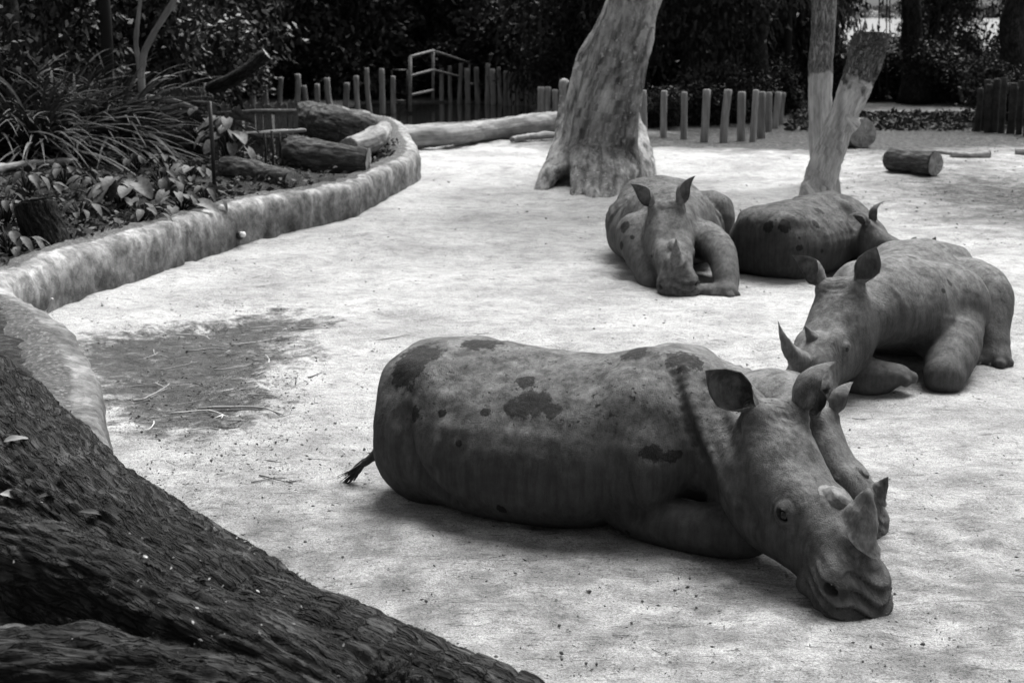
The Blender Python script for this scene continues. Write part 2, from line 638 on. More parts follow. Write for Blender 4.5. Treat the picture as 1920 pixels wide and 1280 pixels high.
def gz(x, y):
    return float(.035 * fbm(np.array([[x, y, 0.]]), .35, 3, 3)[0])


t = NT('pond_water')
co = t.coord('Object')
POND_MAT = t.done(.012, .08, t.bump(t.noise(co, 2.2, 3), .01, .25), .5)
link('pond', mesh_from('pond', [(-16, 34, -.10), (3.5, 34, -.10), (3.5, 47.5, -.10), (-16, 47.5, -.10)], [(0, 1, 2, 3)]), POND_MAT, kind='structure')
t = NT('reservoir_water')
co = t.coord('Object')
LAKE_MAT = t.done(.05, .18, t.bump(t.noise(co, .6, 3), .05, .3), .5)
link('reservoir', mesh_from('reservoir', [(-900, 84, -2.2), (900, 84, -2.2), (900, 880, -2.2), (-900, 880, -2.2)], [(0, 1, 2, 3)]), LAKE_MAT, kind='structure')

# --- the concrete retaining wall: outer foot line, from behind the foreground trunk to the far corner
WALL = gp([(500, 1330), (340, 1130), (225, 980), (212, 885), (190, 795), (120, 690), (20, 625), (70, 598), (130, 568), (220, 536), (330, 497), (440, 462), (540, 434), (640, 408), (720, 378), (772, 350), (786, 326), (770, 296), (742, 272), (700, 252), (640, 238)])
WALL[-3:] += [[0.2, 0]] * 3
WP, _ = smooth_path(np.column_stack([WALL, np.zeros(len(WALL))]), np.ones(len(WALL)), 10)


def build_wall():
    # resample evenly
    seg = np.linalg.norm(np.diff(WP, axis=0), axis=1)
    s = np.concatenate([[0], np.cumsum(seg)])
    n = int(s[-1] / .07)
    S = np.linspace(0, s[-1], n)
    P = np.column_stack([np.interp(S, s, WP[:, i]) for i in range(3)])
    for _ in range(30):
        P[1:-1] = P[1:-1] * .5 + (P[:-2] + P[2:]) * .25
    T = np.gradient(P, axis=0)
    T /= np.linalg.norm(T, axis=1)[:, None]
    N = np.column_stack([-T[:, 1], T[:, 0], np.zeros(n)])          # towards the bed (left of travel)
    prof = [(0, -.15), (-.012, 0.0), (-.01, .06), (.0, .14), (.004, .22), (.008, .31), (.02, .385), (.055, .435), (.12, .46), (.22, .472), (.34, .475), (.42, .465), (.48, .44), (.52, .40), (.54, .33), (.55, .2)]
    prof = np.array(prof)
    k = len(prof)
    V = (P[:, None, :] + N[:, None, :] * prof[None, :, 0, None] + np.array([0, 0, 1.0]) * prof[None, :, 1, None])
    hvar = 1 + .10 * vnoise(P, .45, 31)
    V[:, :, 2] *= hvar[:, None]
    C = P + N * .26 + [0, 0, .2]
    V = V.reshape(-1, 3)
    Cc = np.repeat(C, k, axis=0)
    d = V - Cc
    ln = np.linalg.norm(d, axis=1)[:, None] + 1e-6
    V = V + d / ln * (.035 * fbm(V, 1.3, 3, 21) + .020 * fbm(V, 5, 3, 22) + .012 * fbm(V, 17, 2, 23))[:, None]
    # cast joints and cracks every few metres
    for c in np.arange(2.3, S[-1], 3.1):
        g = np.exp(-((S - c - .05 * np.sin(S * 9)) / .045) ** 2)
        V -= d / ln * .03 * np.repeat(g, k)[:, None]
    i = (np.arange(n - 1)[:, None] * k + np.arange(k - 1)[None, :]).ravel()
    F = np.stack([i, i + k, i + k + 1, i + 1], 1)
    me = mesh_from('retaining_wall', V, F)
    hh = np.tile(prof[:, 1] / .475, n) * np.interp(V[:, 1], [11.0, 13.5], [.35, 1.0])        # the near stretch is grimy to the top
    moss = np.clip((np.tile(prof[:, 0], n) - .13) / .15, 0, 1)
    for nme, arr in (('height', hh), ('inner', moss)):
        a_ = me.attributes.new(nme, 'FLOAT', 'POINT')
        a_.data.foreach_set('value', arr.astype(np.float32))
    return me


t = NT('old_concrete')
co = t.coord('Object')
n1 = t.noise(co, 2.6, 6, .65)
n2 = t.noise(co, 11, 6, .7)
col = t.ramp(n1, [(.28, .08), (.48, .22), (.7, .48)])
col = t.mix(.85, col, t.ramp(n2, [(.32, .35), (.6, 1.15)]), 'MULTIPLY')
mpn = t.n('Mapping'); mpn.inputs['Scale'].default_value = (7, 7, 2.2); t.l(co, mpn.inputs[0])
col = t.mix(.5, col, t.ramp(t.noise(mpn.outputs[0], 1.0, 7, .75), [(.36, .4), (.6, 1.08)]), 'MULTIPLY')
hgt = t.math('ADD', t.attr('height'), t.math('MULTIPLY', t.math('SUBTRACT', t.noise(co, 2.0, 4, .6), .5), .7))
col = t.mix(t.ramp(hgt, [(.18, .8), (.62, 0.0)]), col, t.mix(1.0, col, .42, 'MULTIPLY'))            # damp, grimy foot
inn = t.math('ADD', t.attr('inner'), t.math('MULTIPLY', t.math('SUBTRACT', t.noise(co, 7, 6, .7), .5), 1.2))
col = t.mix(t.ramp(inn, [(.40, 0.0), (.56, .95)]), col, t.ramp(t.noise(co, 28, 5, .7), [(.35, .03), (.55, .08), (.7, .22)]))   # moss and soil on the inner edge
CONCRETE = t.done(col, .9, t.bump(t.math('ADD', n2, t.math('MULTIPLY', t.noise(co, 60, 4, .7), .6)), .02, .8), .2)
wall = link('retaining_wall', build_wall(), CONCRETE, None, 'low rounded weathered concrete retaining wall curving round the planting bed', 'wall')

# --- planting bed behind the wall
WX = WP[np.argsort(WP[:, 1])]
def wall_x(y):
    m = WP[:, 1] < 26
    o = np.argsort(WP[m][:, 1])
    return np.interp(y, WP[m][o][:, 1], WP[m][o][:, 0])


def bed_z(x, y):
    x, y = np.asarray(x, float), np.asarray(y, float)
    d = np.clip(wall_x(y) - x, 0, 30)
    P = np.column_stack([np.ravel(x), np.ravel(y), np.zeros(np.size(x))])
    zz = .40 + .05 * np.ravel(d) ** .8 + .06 * fbm(P, .8, 3, 41) + .02 * fbm(P, 5, 2, 43)
    return zz.reshape(np.shape(x))


rows = np.concatenate([np.arange(3.2, 27, .14), np.arange(27, 36.1, .5)])
uu = np.concatenate([np.linspace(0, 1, 40) ** 1.6 * 24])
BV = []
for y in rows:
    x0 = wall_x(min(y, 25.5)) - .30
    if y > 22.5:
        x0 = min(x0, np.interp(y, [22.5, 24.5, 27, 30, 36], [-1.9, -2.1, -2.4, -3.0, -5.5]))
    for u in uu:
        BV.append((x0 - u, y, 0))
BV = np.array(BV)
BV[:, 2] = bed_z(BV[:, 0], np.minimum(BV[:, 1], 25.5)) - np.clip((BV[:, 1] - 24) / 10, 0, 1) * .3
k = len(uu)
BV[::k, 2] -= .12
i = (np.arange(len(rows) - 1)[:, None] * k + np.arange(k - 1)[None, :]).ravel()
BF = np.stack([i, i + k, i + k + 1, i + 1], 1)
t = NT('leaf_mould')
co = t.coord('Object')
col = t.ramp(t.noise(co, 16, 6, .75), [(.32, .012), (.52, .04), (.66, .10), (.76, .25)])
BED = t.done(col, .95, t.bump(t.noise(co, 20, 6, .75), .05, 1.0), .1)
link('planting_bed', mesh_from('planting_bed', BV, BF[:, ::-1]), BED, kind='structure')

# ------------------------------------------------------------------ wood: bark, peeled wood, trunks
def bark_material(name, dark, mid, pale, scale=1.0, bump=.03, peel=False, furrow=.85):
    t = NT(name)
    at_ = t.n('Attribute', attribute_name='bark')
    v = at_.outputs['Vector']
    n1 = t.noise(v, 16 * scale, 6, .7)
    fur = t.noise(v, 30 * scale, 3, .55, .6)
    rid = t.math('ABSOLUTE', t.math('SUBTRACT', fur, .5))
    crack = t.ramp(rid, [(0.0, 0.0), (.09, 1.0)])
    col = t.ramp(n1, [(.30, dark), (.52, mid), (.72, pale)])
    col = t.mix(furrow, col, t.ramp(rid, [(0.0, .22), (.10, 1.15)]), 'MULTIPLY')
    big = t.noise(t.coord('Object'), 2.0, 4, .6)
    col = t.mix(.6, col, t.ramp(big, [(.3, .55), (.7, 1.3)]), 'MULTIPLY')
    h = t.math('ADD', t.math('MULTIPLY', crack, .8), n1)
    if peel:
        pn = t.ramp(t.math('ADD', t.attr('peel'), t.math('MULTIPLY', t.math('SUBTRACT', t.noise(v, 7, 4, .6), .5), .6)), [(.46, 0.0), (.54, 1.0)])
        wn_ = t.noise(v, 9, 5, .6)
        wood = t.ramp(wn_, [(.3, .16), (.5, .34), (.7, .50)])
        mpx = t.n('Mapping'); mpx.inputs['Scale'].default_value = (3, 40, 40); t.l(v, mpx.inputs[0])
        grain = t.noise(mpx.outputs[0], 1, 4, .6)
        wood = t.mix(.5, wood, t.ramp(grain, [(.3, .5), (.65, 1.15)]), 'MULTIPLY')
        col = t.mix(pn, col, wood)
        h = t.mix(pn, h, t.math('MULTIPLY', grain, .25))
    return t.done(col, .9, t.bump(h, bump, .9), .15)


def axis_coords(V, chains, stretch=.28):
    """limb-local coordinates: distance along the limb (stretched) and the offset across it; also nearest arc length"""
    best = np.full(len(V), 1e9)
    out = np.zeros((len(V), 3))
    nrmv = np.zeros((len(V), 3))
    for ci, (P, r) in enumerate(chains):
        P = np.asarray(P, float)
        s = 0.0
        for i in range(len(P) - 1):
            a, ba = P[i], P[i + 1] - P[i]
            L = np.linalg.norm(ba)
            tt = np.clip(((V - a) @ ba) / (L * L), 0, 1)
            q = V - a - tt[:, None] * ba
            d = np.linalg.norm(q, axis=1) - (r[i] + (r[i + 1] - r[i]) * tt)
            m = d < best
            best = np.where(m, d, best)
            e = ba / L
            u = nrm(np.cross(e, [.3, .2, 1.0]))
            w = np.cross(e, u)
            loc = np.column_stack([(s + tt * L) * stretch + ci * 3.7, q @ u, q @ w])
            out[m] = loc[m]
            nrmv[m] = (q / (np.linalg.norm(q, axis=1)[:, None] + 1e-9))[m]
            s += L
    return out, nrmv


def sdf_wood(chains, voxel, k=.08, bark=.015, bscale=14, seed=0, stretch=.28, lump=.03, noise_scale=2.5, lo_z=None, caps=(), plate=0.0):
    """smooth union of limb chains with bark relief; returns mesh with a 'bark' vector attribute"""
    ch = []
    for P, r in chains:
        ch.append(smooth_path(np.asarray(P, float), np.asarray(r, float), 5))
    A = np.concatenate([c[0] - c[1][:, None] for c in ch] + [c[0] + c[1][:, None] for c in ch])
    lo, hi = A.min(0) - .12, A.max(0) + .12
    if lo_z is not None:
        lo[2] = lo_z
    F = Field(lo, hi, voxel)
    for P, r in ch:
        F.chain(P, r, k=k, ki=.0)
    for c, n in caps:                                    # saw cuts: keep the side against n
        n = nrm(n)
        sl, X, Y, Z = F.sub(F.lo, hi)
        F.D = np.maximum(F.D, ((X - c[0]) * n[0] + (Y - c[1]) * n[1] + (Z - c[2]) * n[2]).astype(np.float32))
    V, Fc = F.surface()
    B, N = axis_coords(V, ch, stretch)
    W = B + .03 * np.stack([fbm(B, 11, 3, seed + 60 + i) for i in range(3)], 1)
    rel = np.clip(np.abs(vnoise(W, bscale, seed)) / .45, 0, 1) - .6 + .5 * (np.clip(np.abs(vnoise(W + 3.3, bscale * .55, seed + 7)) / .3, 0, 1) - .7)
    if plate:
        _f, e_ = cellnoise(W, bscale * .8, seed + 2)
        rel = (1 - plate) * rel + plate * 1.3 * (np.clip(e_ / .4, 0, 1) - .65)
    V = V + N * (bark * rel + lump * fbm(V, noise_scale, 3, seed + 1) + bark * .5 * fbm(B, bscale * 2.2, 2, seed + 3))[:, None]
    me = mesh_from('trunk', V, Fc)
    a_ = me.attributes.new('bark', 'FLOAT_VECTOR', 'POINT')
    a_.data.foreach_set('vector', B.astype(np.float32).ravel())
    return me, V, B


def set_attr(me, name, arr):
    a_ = me.attributes.new(name, 'FLOAT', 'POINT')
    a_.data.foreach_set('value', np.asarray(arr, np.float32))


BARK_DARK = bark_material('dark_furrowed_bark', .006, .026, .085, 1.3, .04)
_t = NT('pale_lichened_bark')
_v = _t.n('Attribute', attribute_name='bark').outputs['Vector']
_co = _t.coord('Object')
_n = _t.noise(_v, 6, 7, .72)
_c = _t.ramp(_t.noise(_co, 1.1, 4, .6), [(.32, .20), (.5, .42), (.68, .62)])
_c = _t.mix(.95, _c, _t.ramp(_n, [(.36, .18), (.5, .85), (.64, 1.3)]), 'MULTIPLY')
_c = _t.mix(_t.ramp(_t.noise(_co, 14, 4, .6), [(.60, 0.0), (.68, .8)]), _c, .62)
_m = _t.n('Mapping'); _m.inputs['Scale'].default_value = (3.2, 4.5, 4.5); _t.l(_v, _m.inputs[0])
_c = _t.mix(_t.ramp(_t.noise(_m.outputs[0], 1, 4, .6), [(.52, 0.0), (.64, .8)]), _c, .06)
BARK_PALE = _t.done(_c, .9, _t.bump(_t.math('ADD', _n, _t.noise(_co, 26, 5, .7)), .07, 1.0), .15)
BARK_PEEL = bark_material('half_peeled_trunk', .03, .11, .27, 1.0, .02, peel=True)
BARK_GREY = bark_material('grey_bark', .09, .20, .36, 1.0, .02, peel=True)
BARK_LOG = bark_material('fallen_log_bark', .05, .14, .30, .9, .02)
BARK_FAR = bark_material('forest_bark', .010, .028, .06, .8, .03)

# --- foreground trunk lying on the wall, with its side limbs
def fg(px, py, zz):
    return ground_at(px, py, zz)
fg_ch = [([fg(-260, 760, .62), fg(-40, 862, .60), fg(105, 1000, .58), fg(390, 1200, .56), fg(640, 1300, .52), fg(860, 1365, .46), fg(1080, 1430, .40)], [.56, .48, .41, .345, .29, .235, .17]),
         ([fg(-120, 985, .92), fg(60, 1035, .90), fg(230, 1115, .84), fg(420, 1225, .72), fg(640, 1340, .56)], [.13, .14, .155, .19, .2]),
         ([fg(-160, 1290, .80), fg(60, 1265, .78), fg(250, 1290, .70), fg(480, 1345, .6)], [.15, .14, .15, .17]),
         ([fg(745, 1330, .55), fg(735, 1285, .74)], [.12, .105])]
me, V, B = sdf_wood(fg_ch, .0105, .035, .020, 27, 3, .20, .03, 2.2, plate=.35)
fgo = link('fallen_tree_trunk', me, BARK_DARK, None, 'huge dark furrowed tree trunk sprawling across the lower left foreground', 'tree trunk')
# --- thick pale tree in the middle distance
def Yat(px, py, Y):
    return at(px, py, Y)
TY = 23.9
tc = [Yat(1118, 352, TY), Yat(1126, 305, TY), Yat(1138, 220, TY), Yat(1152, 150, TY), Yat(1172, 70, TY), Yat(1192, -10, TY), Yat(1215, -140, TY), Yat(1250, -330, TY + .5)]
tr_ = [.74, .62, .545, .50, .455, .425, .40, .37]
ridge = [Yat(1045, 350, TY - .2), Yat(1068, 320, TY - .1), Yat(1080, 250, TY), Yat(1086, 180, TY + .1), Yat(1104, 110, TY + .2), Yat(1150, 20, TY + .2)]
ch = [(tc, tr_), (ridge, [.16, .21, .22, .21, .19, .14])]
for a0, a1, rr in (((1080, 334), (1008, 358), .13), ((1105, 336), (1076, 368), .13), ((1120, 336), (1108, 372), .10), ((1140, 334), (1138, 370), .12), ((1165, 334), (1182, 364), .12), ((1180, 324), (1222, 350), .13), ((1060, 329), (1022, 346), .10), ((1155, 339), (1160, 368), .09), ((1190, 314), (1228, 334), .10)):
    g0, g1 = ground_at(*a0), ground_at(*a1)
    ch.append(([g0 + [0, .75, 1.5], g0 + [0, .38, .8], (g0 + g1) / 2 + [0, .12, .30], g0 * .2 + g1 * .8 + [0, .02, .09], g1 + [0, 0, -.08]], [rr * 1.1, rr * 1.6, rr * 1.5, rr * 1.0, rr * .5]))
for x0, x1 in ((1120, 1100), (1155, 1145), (1172, 1190)):
    ch.append(([Yat(x1, 336, TY - .6), Yat(x0 + 5, 260, TY - .42), Yat(x0 + 25, 150, TY - .33), Yat(x0 + 45, 60, TY - .26)], [.16, .13, .10, .06]))
lim = Yat(1250, -330, TY + .5)
ch.append(([lim, lim + [.7, .1, .9], lim + [1.2, -.2, 1.6]], [.3, .22, .12]))
me, V, B = sdf_wood(ch, .030, .18, .016, 8, 11, .4, .03, 2.2, lo_z=-.1)
big_tree = empty('tree', (tc[0][0], tc[0][1], 0), 0, 'thick pale lichen-patched tree leaning right with flared roots in the sand', 'tree')
def child_at(o, root):
    o.parent = root
    o.matrix_parent_inverse = Matrix.Translation(-Vector(root.location))
    return o
child_at(link('trunk', me, BARK_PALE), big_tree)


# ------------------------------------------------------------------ foliage
def leaf_material(name, a, b, c, spec=.25, rough=.55, trans=.0):
    t = NT(name)
    oi = t.n('ObjectInfo').outputs['Random']
    co = t.coord('Object')
    v = t.math('ADD', t.noise(co, 1.3, 4, .6), t.math('MULTIPLY', t.math('SUBTRACT', oi, .5), .22))
    col = t.ramp(v, [(.30, a), (.52, b), (.74, c)])
    f = t.ramp(t.noise(co, 19, 2, .5), [(.3, .55), (.7, 1.5)])
    col = t.mix(.8, col, f, 'MULTIPLY')
    return t.done(col, rough, None, spec)


LEAF_FOREST = leaf_material('forest_leaves', .010, .022, .045)
LEAF_SHRUB = leaf_material('shrub_leaves', .010, .023, .048)
LEAF_BED = leaf_material('bed_leaves', .02, .05, .10, .15, .6)
LEAF_PALE = leaf_material('large_pale_leaves', .04, .075, .12, .15, .6)
LEAF_BLADE = leaf_material('strap_leaves', .022, .055, .11, .2, .55)


def leaf_cloud(C, D, L, W, r2, fold=.25):
    """one folded quad pair per leaf: C centres, D directions, lengths L, widths W"""
    n = len(C)
    D = D / (np.linalg.norm(D, axis=1)[:, None] + 1e-9)
    A = r2.normal(0, 1, (n, 3))
    S = np.cross(D, A)
    S /= np.linalg.norm(S, axis=1)[:, None] + 1e-9
    N = np.cross(S, D)
    L = np.asarray(L)[:, None]
    W = np.asarray(W)[:, None]
    tip = C + D * L
    midp = C + D * L * .45
    l = midp + S * W * .5 + N * W * fold
    r = midp - S * W * .5 + N * W * fold
    V = np.stack([C, l, tip, r], 1).reshape(-1, 3)
    F = (np.arange(n)[:, None] * 4 + np.arange(4)[None, :])
    return V, F


def crown_mesh(name, mat, R3, nclump, per, leaf, seed, hollow=.55, droop=.3, base_cut=-1.0, lob=6):
    """uneven crown: clumps of leaves around lobes inside an ellipsoid of radii R3"""
    r2 = np.random.default_rng(seed)
    R3 = np.asarray(R3, float)
    lobes = []
    for i in range(lob):
        d = nrm(r2.normal(0, 1, 3))
        lobes.append((d * r2.uniform(.35, .75), r2.uniform(.35, .6)))
    cl = []
    while len(cl) < nclump:
        c, rad = lobes[r2.integers(lob)]
        p = c + nrm(r2.normal(0, 1, 3)) * rad * r2.uniform(hollow, 1.0)
        if p[2] > base_cut:
            cl.append(p)
    cl = np.array(cl)
    cr = r2.uniform(.07, .17, nclump)
    C = np.repeat(cl, per, axis=0) + r2.normal(0, 1, (nclump * per, 3)) * np.repeat(cr, per)[:, None] * [1, 1, .7]
    out = C / (np.linalg.norm(C, axis=1)[:, None] + 1e-6)
    D = out * .7 + r2.normal(0, .7, C.shape) + [0, 0, -droop]
    n = len(C)
    L = leaf * r2.uniform(.6, 1.3, n)
    V, F = leaf_cloud(C * R3, D, L, L * r2.uniform(.35, .55, n), r2)
    me = mesh_from(name, V, F, smooth=False)
    me.materials.append(mat)
    return me


CROWNS = [crown_mesh('crown', LEAF_FOREST, (1, 1, 1), 330, 44, .055, 100 + i, .5, .35, lob=9) for i in range(4)]
SHRUBS = [crown_mesh('foliage', LEAF_SHRUB, (1, 1, 1), 230, 40, .10, 200 + i, .3, .2, -.75, lob=7) for i in range(3)]
PALE_CROWN = crown_mesh('crown', LEAF_SHRUB, (1, 1, 1), 160, 24, .07, 300, .5, .3, lob=8)
o = link('crown', PALE_CROWN, None)
o.location = Vector(lim + [.2, .3, 2.6])
o.scale = (4.2, 4.2, 2.0)
child_at(o, big_tree)


def trunk_mesh(name, h, r0, r1, lean, seed, mat, sides=12):
    r2 = np.random.default_rng(seed)
    n = 9
    P = np.array([[lean[0] * t + .05 * h / 8 * r2.normal(), lean[1] * t, h * t] for t in np.linspace(0, 1, n)])
    P[0, :2] = 0
    r = np.linspace(r0, r1, n)
    r[0] *= 1.5
    P, r = smooth_path(P, r, 3)
    mb = MB().tube(P, r, sides, noise=.12, nscale=3, seed=seed)
    for i in range(4):
        a, b = r2.uniform(0, 6.28), r2.integers(len(P) // 2, len(P) - 2)
        d = np.array([math.cos(a), math.sin(a), .8]) * h * .22
        mb.tube([P[b], P[b] + d * .5 + [0, 0, .1], P[b] + d], [r[b] * .6, r[b] * .35, r[b] * .12], 7)
    me = mb.mesh(name, mat)
    V = np.concatenate(mb.v)
    a_ = me.attributes.new('bark', 'FLOAT_VECTOR', 'POINT')
    a_.data.foreach_set('vector', (V * [1, 1, .3]).astype(np.float32).ravel())
    return me


FTRUNK = [trunk_mesh('trunk', 7.0, .24, .10, (.5 * math.sin(i * 2.1), .4), 400 + i, BARK_FAR) for i in range(3)]


def forest_tree(x, y, h, wid, i, label, base=0.0, low=.10, zs=None, trunk_s=1.0):
    root = empty('forest_tree', (x, y, base), rng.uniform(0, 6.28), label, 'tree', 'dark trees of the wood at the back')
    tr = link('trunk', FTRUNK[i % 3], None, root)
    tr.scale = (trunk_s * h / 9, trunk_s * h / 9, h / 9)
    cr = link('crown', CROWNS[i % 4], None, root)
    z0, z1 = h * low, h
    cr.location = (0, 0, (z0 + z1) / 2)
    cr.scale = (wid, wid, (z1 - z0) / 2 * 1.12)
    cr.rotation_euler = (0, 0, i * 1.7)
    return root


def shrub(x, y, h, w, i, label, base=0.0, name='shrub', group='dark shrubs at the foot of the wood'):
    root = empty(name, (x, y, base), i * 1.3, label, 'shrub', group)
    f = link('foliage', SHRUBS[i % 3], None, root)
    f.scale = (w, w, h * .62)
    f.location = (0, 0, h * .46)
    mb = STEMS[i % 2]
    s = link('stem', mb, None, root)
    s.scale = (w, w, h)
    return root


STEMS = []
for i in range(2):
    mb = MB()
    for j in range(5):
        a = j * 1.26 + i
        mb.tube([(0, 0, -.1), (.12 * math.cos(a), .12 * math.sin(a), .3), (.35 * math.cos(a), .35 * math.sin(a), .75)], [.035, .025, .01], 6)
    STEMS.append(mb.mesh('stem', BARK_FAR))
    a_ = STEMS[-1].attributes.new('bark', 'FLOAT_VECTOR', 'POINT')

ORD = 'first second third fourth fifth sixth seventh eighth ninth tenth eleventh twelfth thirteenth fourteenth fifteenth sixteenth seventeenth eighteenth nineteenth twentieth'.split()
ORD += ['twenty-' + q for q in ORD[:9]] + ['thirtieth', 'thirty-first', 'thirty-second']
TL = 'dark leafy forest tree in the shaded wood behind the far fence'
ti = 0
# nearest rank behind the fences, then two more behind; a gap to the right of centre lets the reservoir through
for (px, Y, h, w, low, lab) in [
    (440, 47, 9, 3.4, .10, None), (560, 49, 10, 3.8, .13, None), (690, 50, 10, 3.6, .12, None), (800, 52, 11, 3.6, .16, None), (905, 50, 10, 3.6, .10, None), (1010, 51, 10, 3.4, .06, None),
    (1090, 44, 8.5, 3.0, .03, None), (1200, 42, 8, 3.0, .02, None), (1290, 40, 8, 2.8, .03, None), (1375, 42, 8.5, 2.8, .03, None), (1450, 45, 9, 2.8, .05, None),
    (1748, 47, 6.5, 1.55, .12, None), (2010, 46, 10, 3.0, .12, None), (2110, 42, 9, 3, .1, None), (1520, 47, 7, 1.25, .05, None)]:
    X = at(px, 100, Y)[0]
    forest_tree(X, Y, h, w, ti, 'dark leafy wood tree, ' + ORD[ti] + ' from left in the front rank behind the fences', low=low)
    ti += 1
for (px, Y, h, w) in [(380, 58, 12, 4.5), (500, 60, 12, 5), (640, 62, 13, 5), (760, 61, 12, 4.6), (870, 63, 13, 5), (980, 60, 12, 4.6), (1100, 58, 12, 4.6), (1230, 56, 12, 4.5), (1350, 57, 12, 4.4), (1440, 60, 9, 2.6), (1742, 60, 8, 1.8), (2040, 60, 12, 4.0), (2140, 58, 12, 4), (250, 56, 12, 5), (120, 60, 12, 5)]:
    X = at(px, 100, Y)[0]
    forest_tree(X, Y, h, w, ti, 'dark leafy tree deep in the wood, ' + ORD[ti - 14] + ' of the hidden back rank', low=.02)
    ti += 1
for (px, Y, h, w, low) in [(1900, 40, 11, 2.2, .36), (1722, 44, 9.5, 1.6, .38), (1440, 38.5, 9, 2.0, .36)]:
    X = at(px, 100, Y)[0]
    forest_tree(X, Y, h, w, ti, 'forest tree with a dark bare trunk, ' + {1900: 'at the right edge', 1722: 'between the two bright gaps', 1440: 'at the end of the post row'}[px], low=low, trunk_s=1.5)
    ti += 1
zc_ = {}
for j, (px, Y, h, w) in enumerate([(1225, 35.5, 1.2, .9), (1300, 36, 1.4, 1.0), (1350, 36.5, 1.5, 1.0), (1400, 37.5, 1.5, 1.0), (1450, 40, 1.6, 1.1), (1500, 45, 2.4, 1.5), (1560, 46, 1.75, 1.5), (1620, 46, 1.65, 1.5), (1680, 46, 1.9, 1.5), (1745, 45, 2.3, 1.5), (1810, 44, 1.6, 1.3), (1855, 44, 1.25, 1.1), (1915, 42, 2.4, 1.2),
                                  (900, 47.5, 1.6, 1.6), (980, 47.5, 1.8, 1.6), (1060, 43, 2.2, 1.4), (520, 47, 2, 1.8), (620, 47, 1.9, 1.8), (720, 47.5, 2, 1.8), (820, 48, 2, 1.8), (1860, 36.5, 1.6, 1.0), (1912, 36, 1.7, 1.0)]):
    zone = 'behind the posts right of the tree' if 1200 < px < 1480 else 'at the back right' if px > 1480 else 'behind the pond'
    zc_[zone] = zc_.get(zone, -1) + 1
    shrub(at(px, 150, Y)[0], Y, h, w, j, 'low dark shrub ' + zone + ', ' + ORD[zc_[zone]] + ' counted from left')

for j, px in enumerate(range(-160, 1500, 62)):
    Y = 50.5 + 3.0 * math.sin(j * 2.3) + (4 if 740 < px < 860 else 0)
    shrub(at(px, 100, Y)[0], Y, 5.2 + .8 * math.sin(j * 1.7), 2.5, j + 5, 'tall dark leafy bush behind the far fence, ' + ORD[j] + ' from the left', name='bush', group='tall bushes of the wood')
for j, (px, Y, h, w) in enumerate([(1500, 52, 3.0, 1.6), (1575, 54, 1.6, 1.8), (1640, 54, 1.5, 1.8), (1700, 52, 2.4, 1.5), (1780, 52, 2.6, 1.5), (1850, 50, 1.1, 1.4), (1950, 50, 4.4, 1.6)]):
    shrub(at(px, 100, Y)[0], Y, h, w, j + 3, 'bush below the bright gaps over the reservoir, ' + ORD[j] + ' from the left', name='bush', group='bushes below the bright gap')
# far shore of the reservoir
mb_v, mb_f, nn_ = [], [], 0
r2 = np.random.default_rng(55)
for i in range(90):
    c = np.array([-700 + i * 16 + r2.uniform(-6, 6), 870 + r2.uniform(-6, 6), 0])
    Pn = r2.normal(0, 1, (260, 3))
    Pn /= np.linalg.norm(Pn, axis=1)[:, None]
    V, F = leaf_cloud(c + Pn * [10, 5, r2.uniform(3.5, 6)] * r2.uniform(.6, 1, (260, 1)), Pn + [0, 0, .3], np.full(260, 2.4), np.full(260, 2.0), r2)
    mb_v.append(V)
    mb_f.append(F + nn_)
    nn_ += len(V)
link('far_shore_woods', mesh_from('far_shore_woods', np.concatenate(mb_v), np.concatenate(mb_f), False), leaf_material('hazed_far_leaves', .14, .2, .28), None, 'hazy wood on the far shore of the reservoir', 'woods', kind='stuff')  # distance haze is painted into these pale leaf tones
# ------------------------------------------------------------------ sawn trunks by the animals
VT = 23.6
vt_p = [at(1548, 362, VT), at(1545, 330, VT), at(1540, 250, VT), at(1538, 150, VT), at(1543, 60, VT), at(1547, -40, VT), at(1558, -260, VT), at(1566, -700, VT)]
me, V, B = sdf_wood([(vt_p, [.23, .21, .20, .195, .195, .20, .19, .15])], .02, .05, .006, 16, 21, .25, .012, 3, lo_z=-.1)
zpeel = at(1545, 138, VT)[2]
set_attr(me, 'peel', np.clip(.5 + (zpeel - V[:, 2]) / .5 + .25 * fbm(V * [1, 1, .6], 5, 2, 4), 0, 1))
strt = empty('slender_tree', tuple(np.append(vt_p[0][:2], 0)), 0, 'slender straight tree, dark bark above and worn pale below, behind the leaning sawn trunk', 'tree')
child_at(link('trunk', me, BARK_GREY), strt)
o = link('crown', PALE_CROWN, None)
o.location = Vector(vt_p[-1] + [0, 0, .6])
o.scale = (2.6, 2.6, 1.5)
child_at(o, strt)

LP = [at(1525, 386, 20.9), at(1541, 330, 21.0), at(1568, 250, 21.15), at(1605, 160, 21.3), at(1625, 100, 21.35), at(1637, 64, 21.4)]
lch = [(LP, [.265, .235, .215, .235, .255, .265]), ([at(1512, 352, 20.8), at(1520, 366, 20.75)], [.07, .11]), ([at(1600, 232, 21.1), at(1590, 222, 21.0)], [.10, .05]),
       ([at(1610, 140, 21.2), at(1618, 152, 21.1)], [.11, .05]), ([at(1560, 385, 21.3), at(1563, 345, 21.35), at(1566, 318, 21.4)], [.12, .11, .07])]
dcut = nrm(LP[-1] - LP[-2])
me, V, B = sdf_wood(lch, .02, .08, .014, 15, 25, .25, .022, 3, lo_z=-.1, caps=[(LP[-1], dcut + np.array([-.25, 0, .1]))])
tpar = (V - LP[3]) @ nrm(LP[-1] - LP[2])
set_attr(me, 'peel', np.clip(.5 - tpar / .5 + .35 * fbm(V, 5, 2, 6), 0, 1))
lean = link('leaning_sawn_trunk', me, BARK_PEEL, None, 'thick leaning trunk with a ragged sawn top, bark gone from its lower half', 'tree trunk')
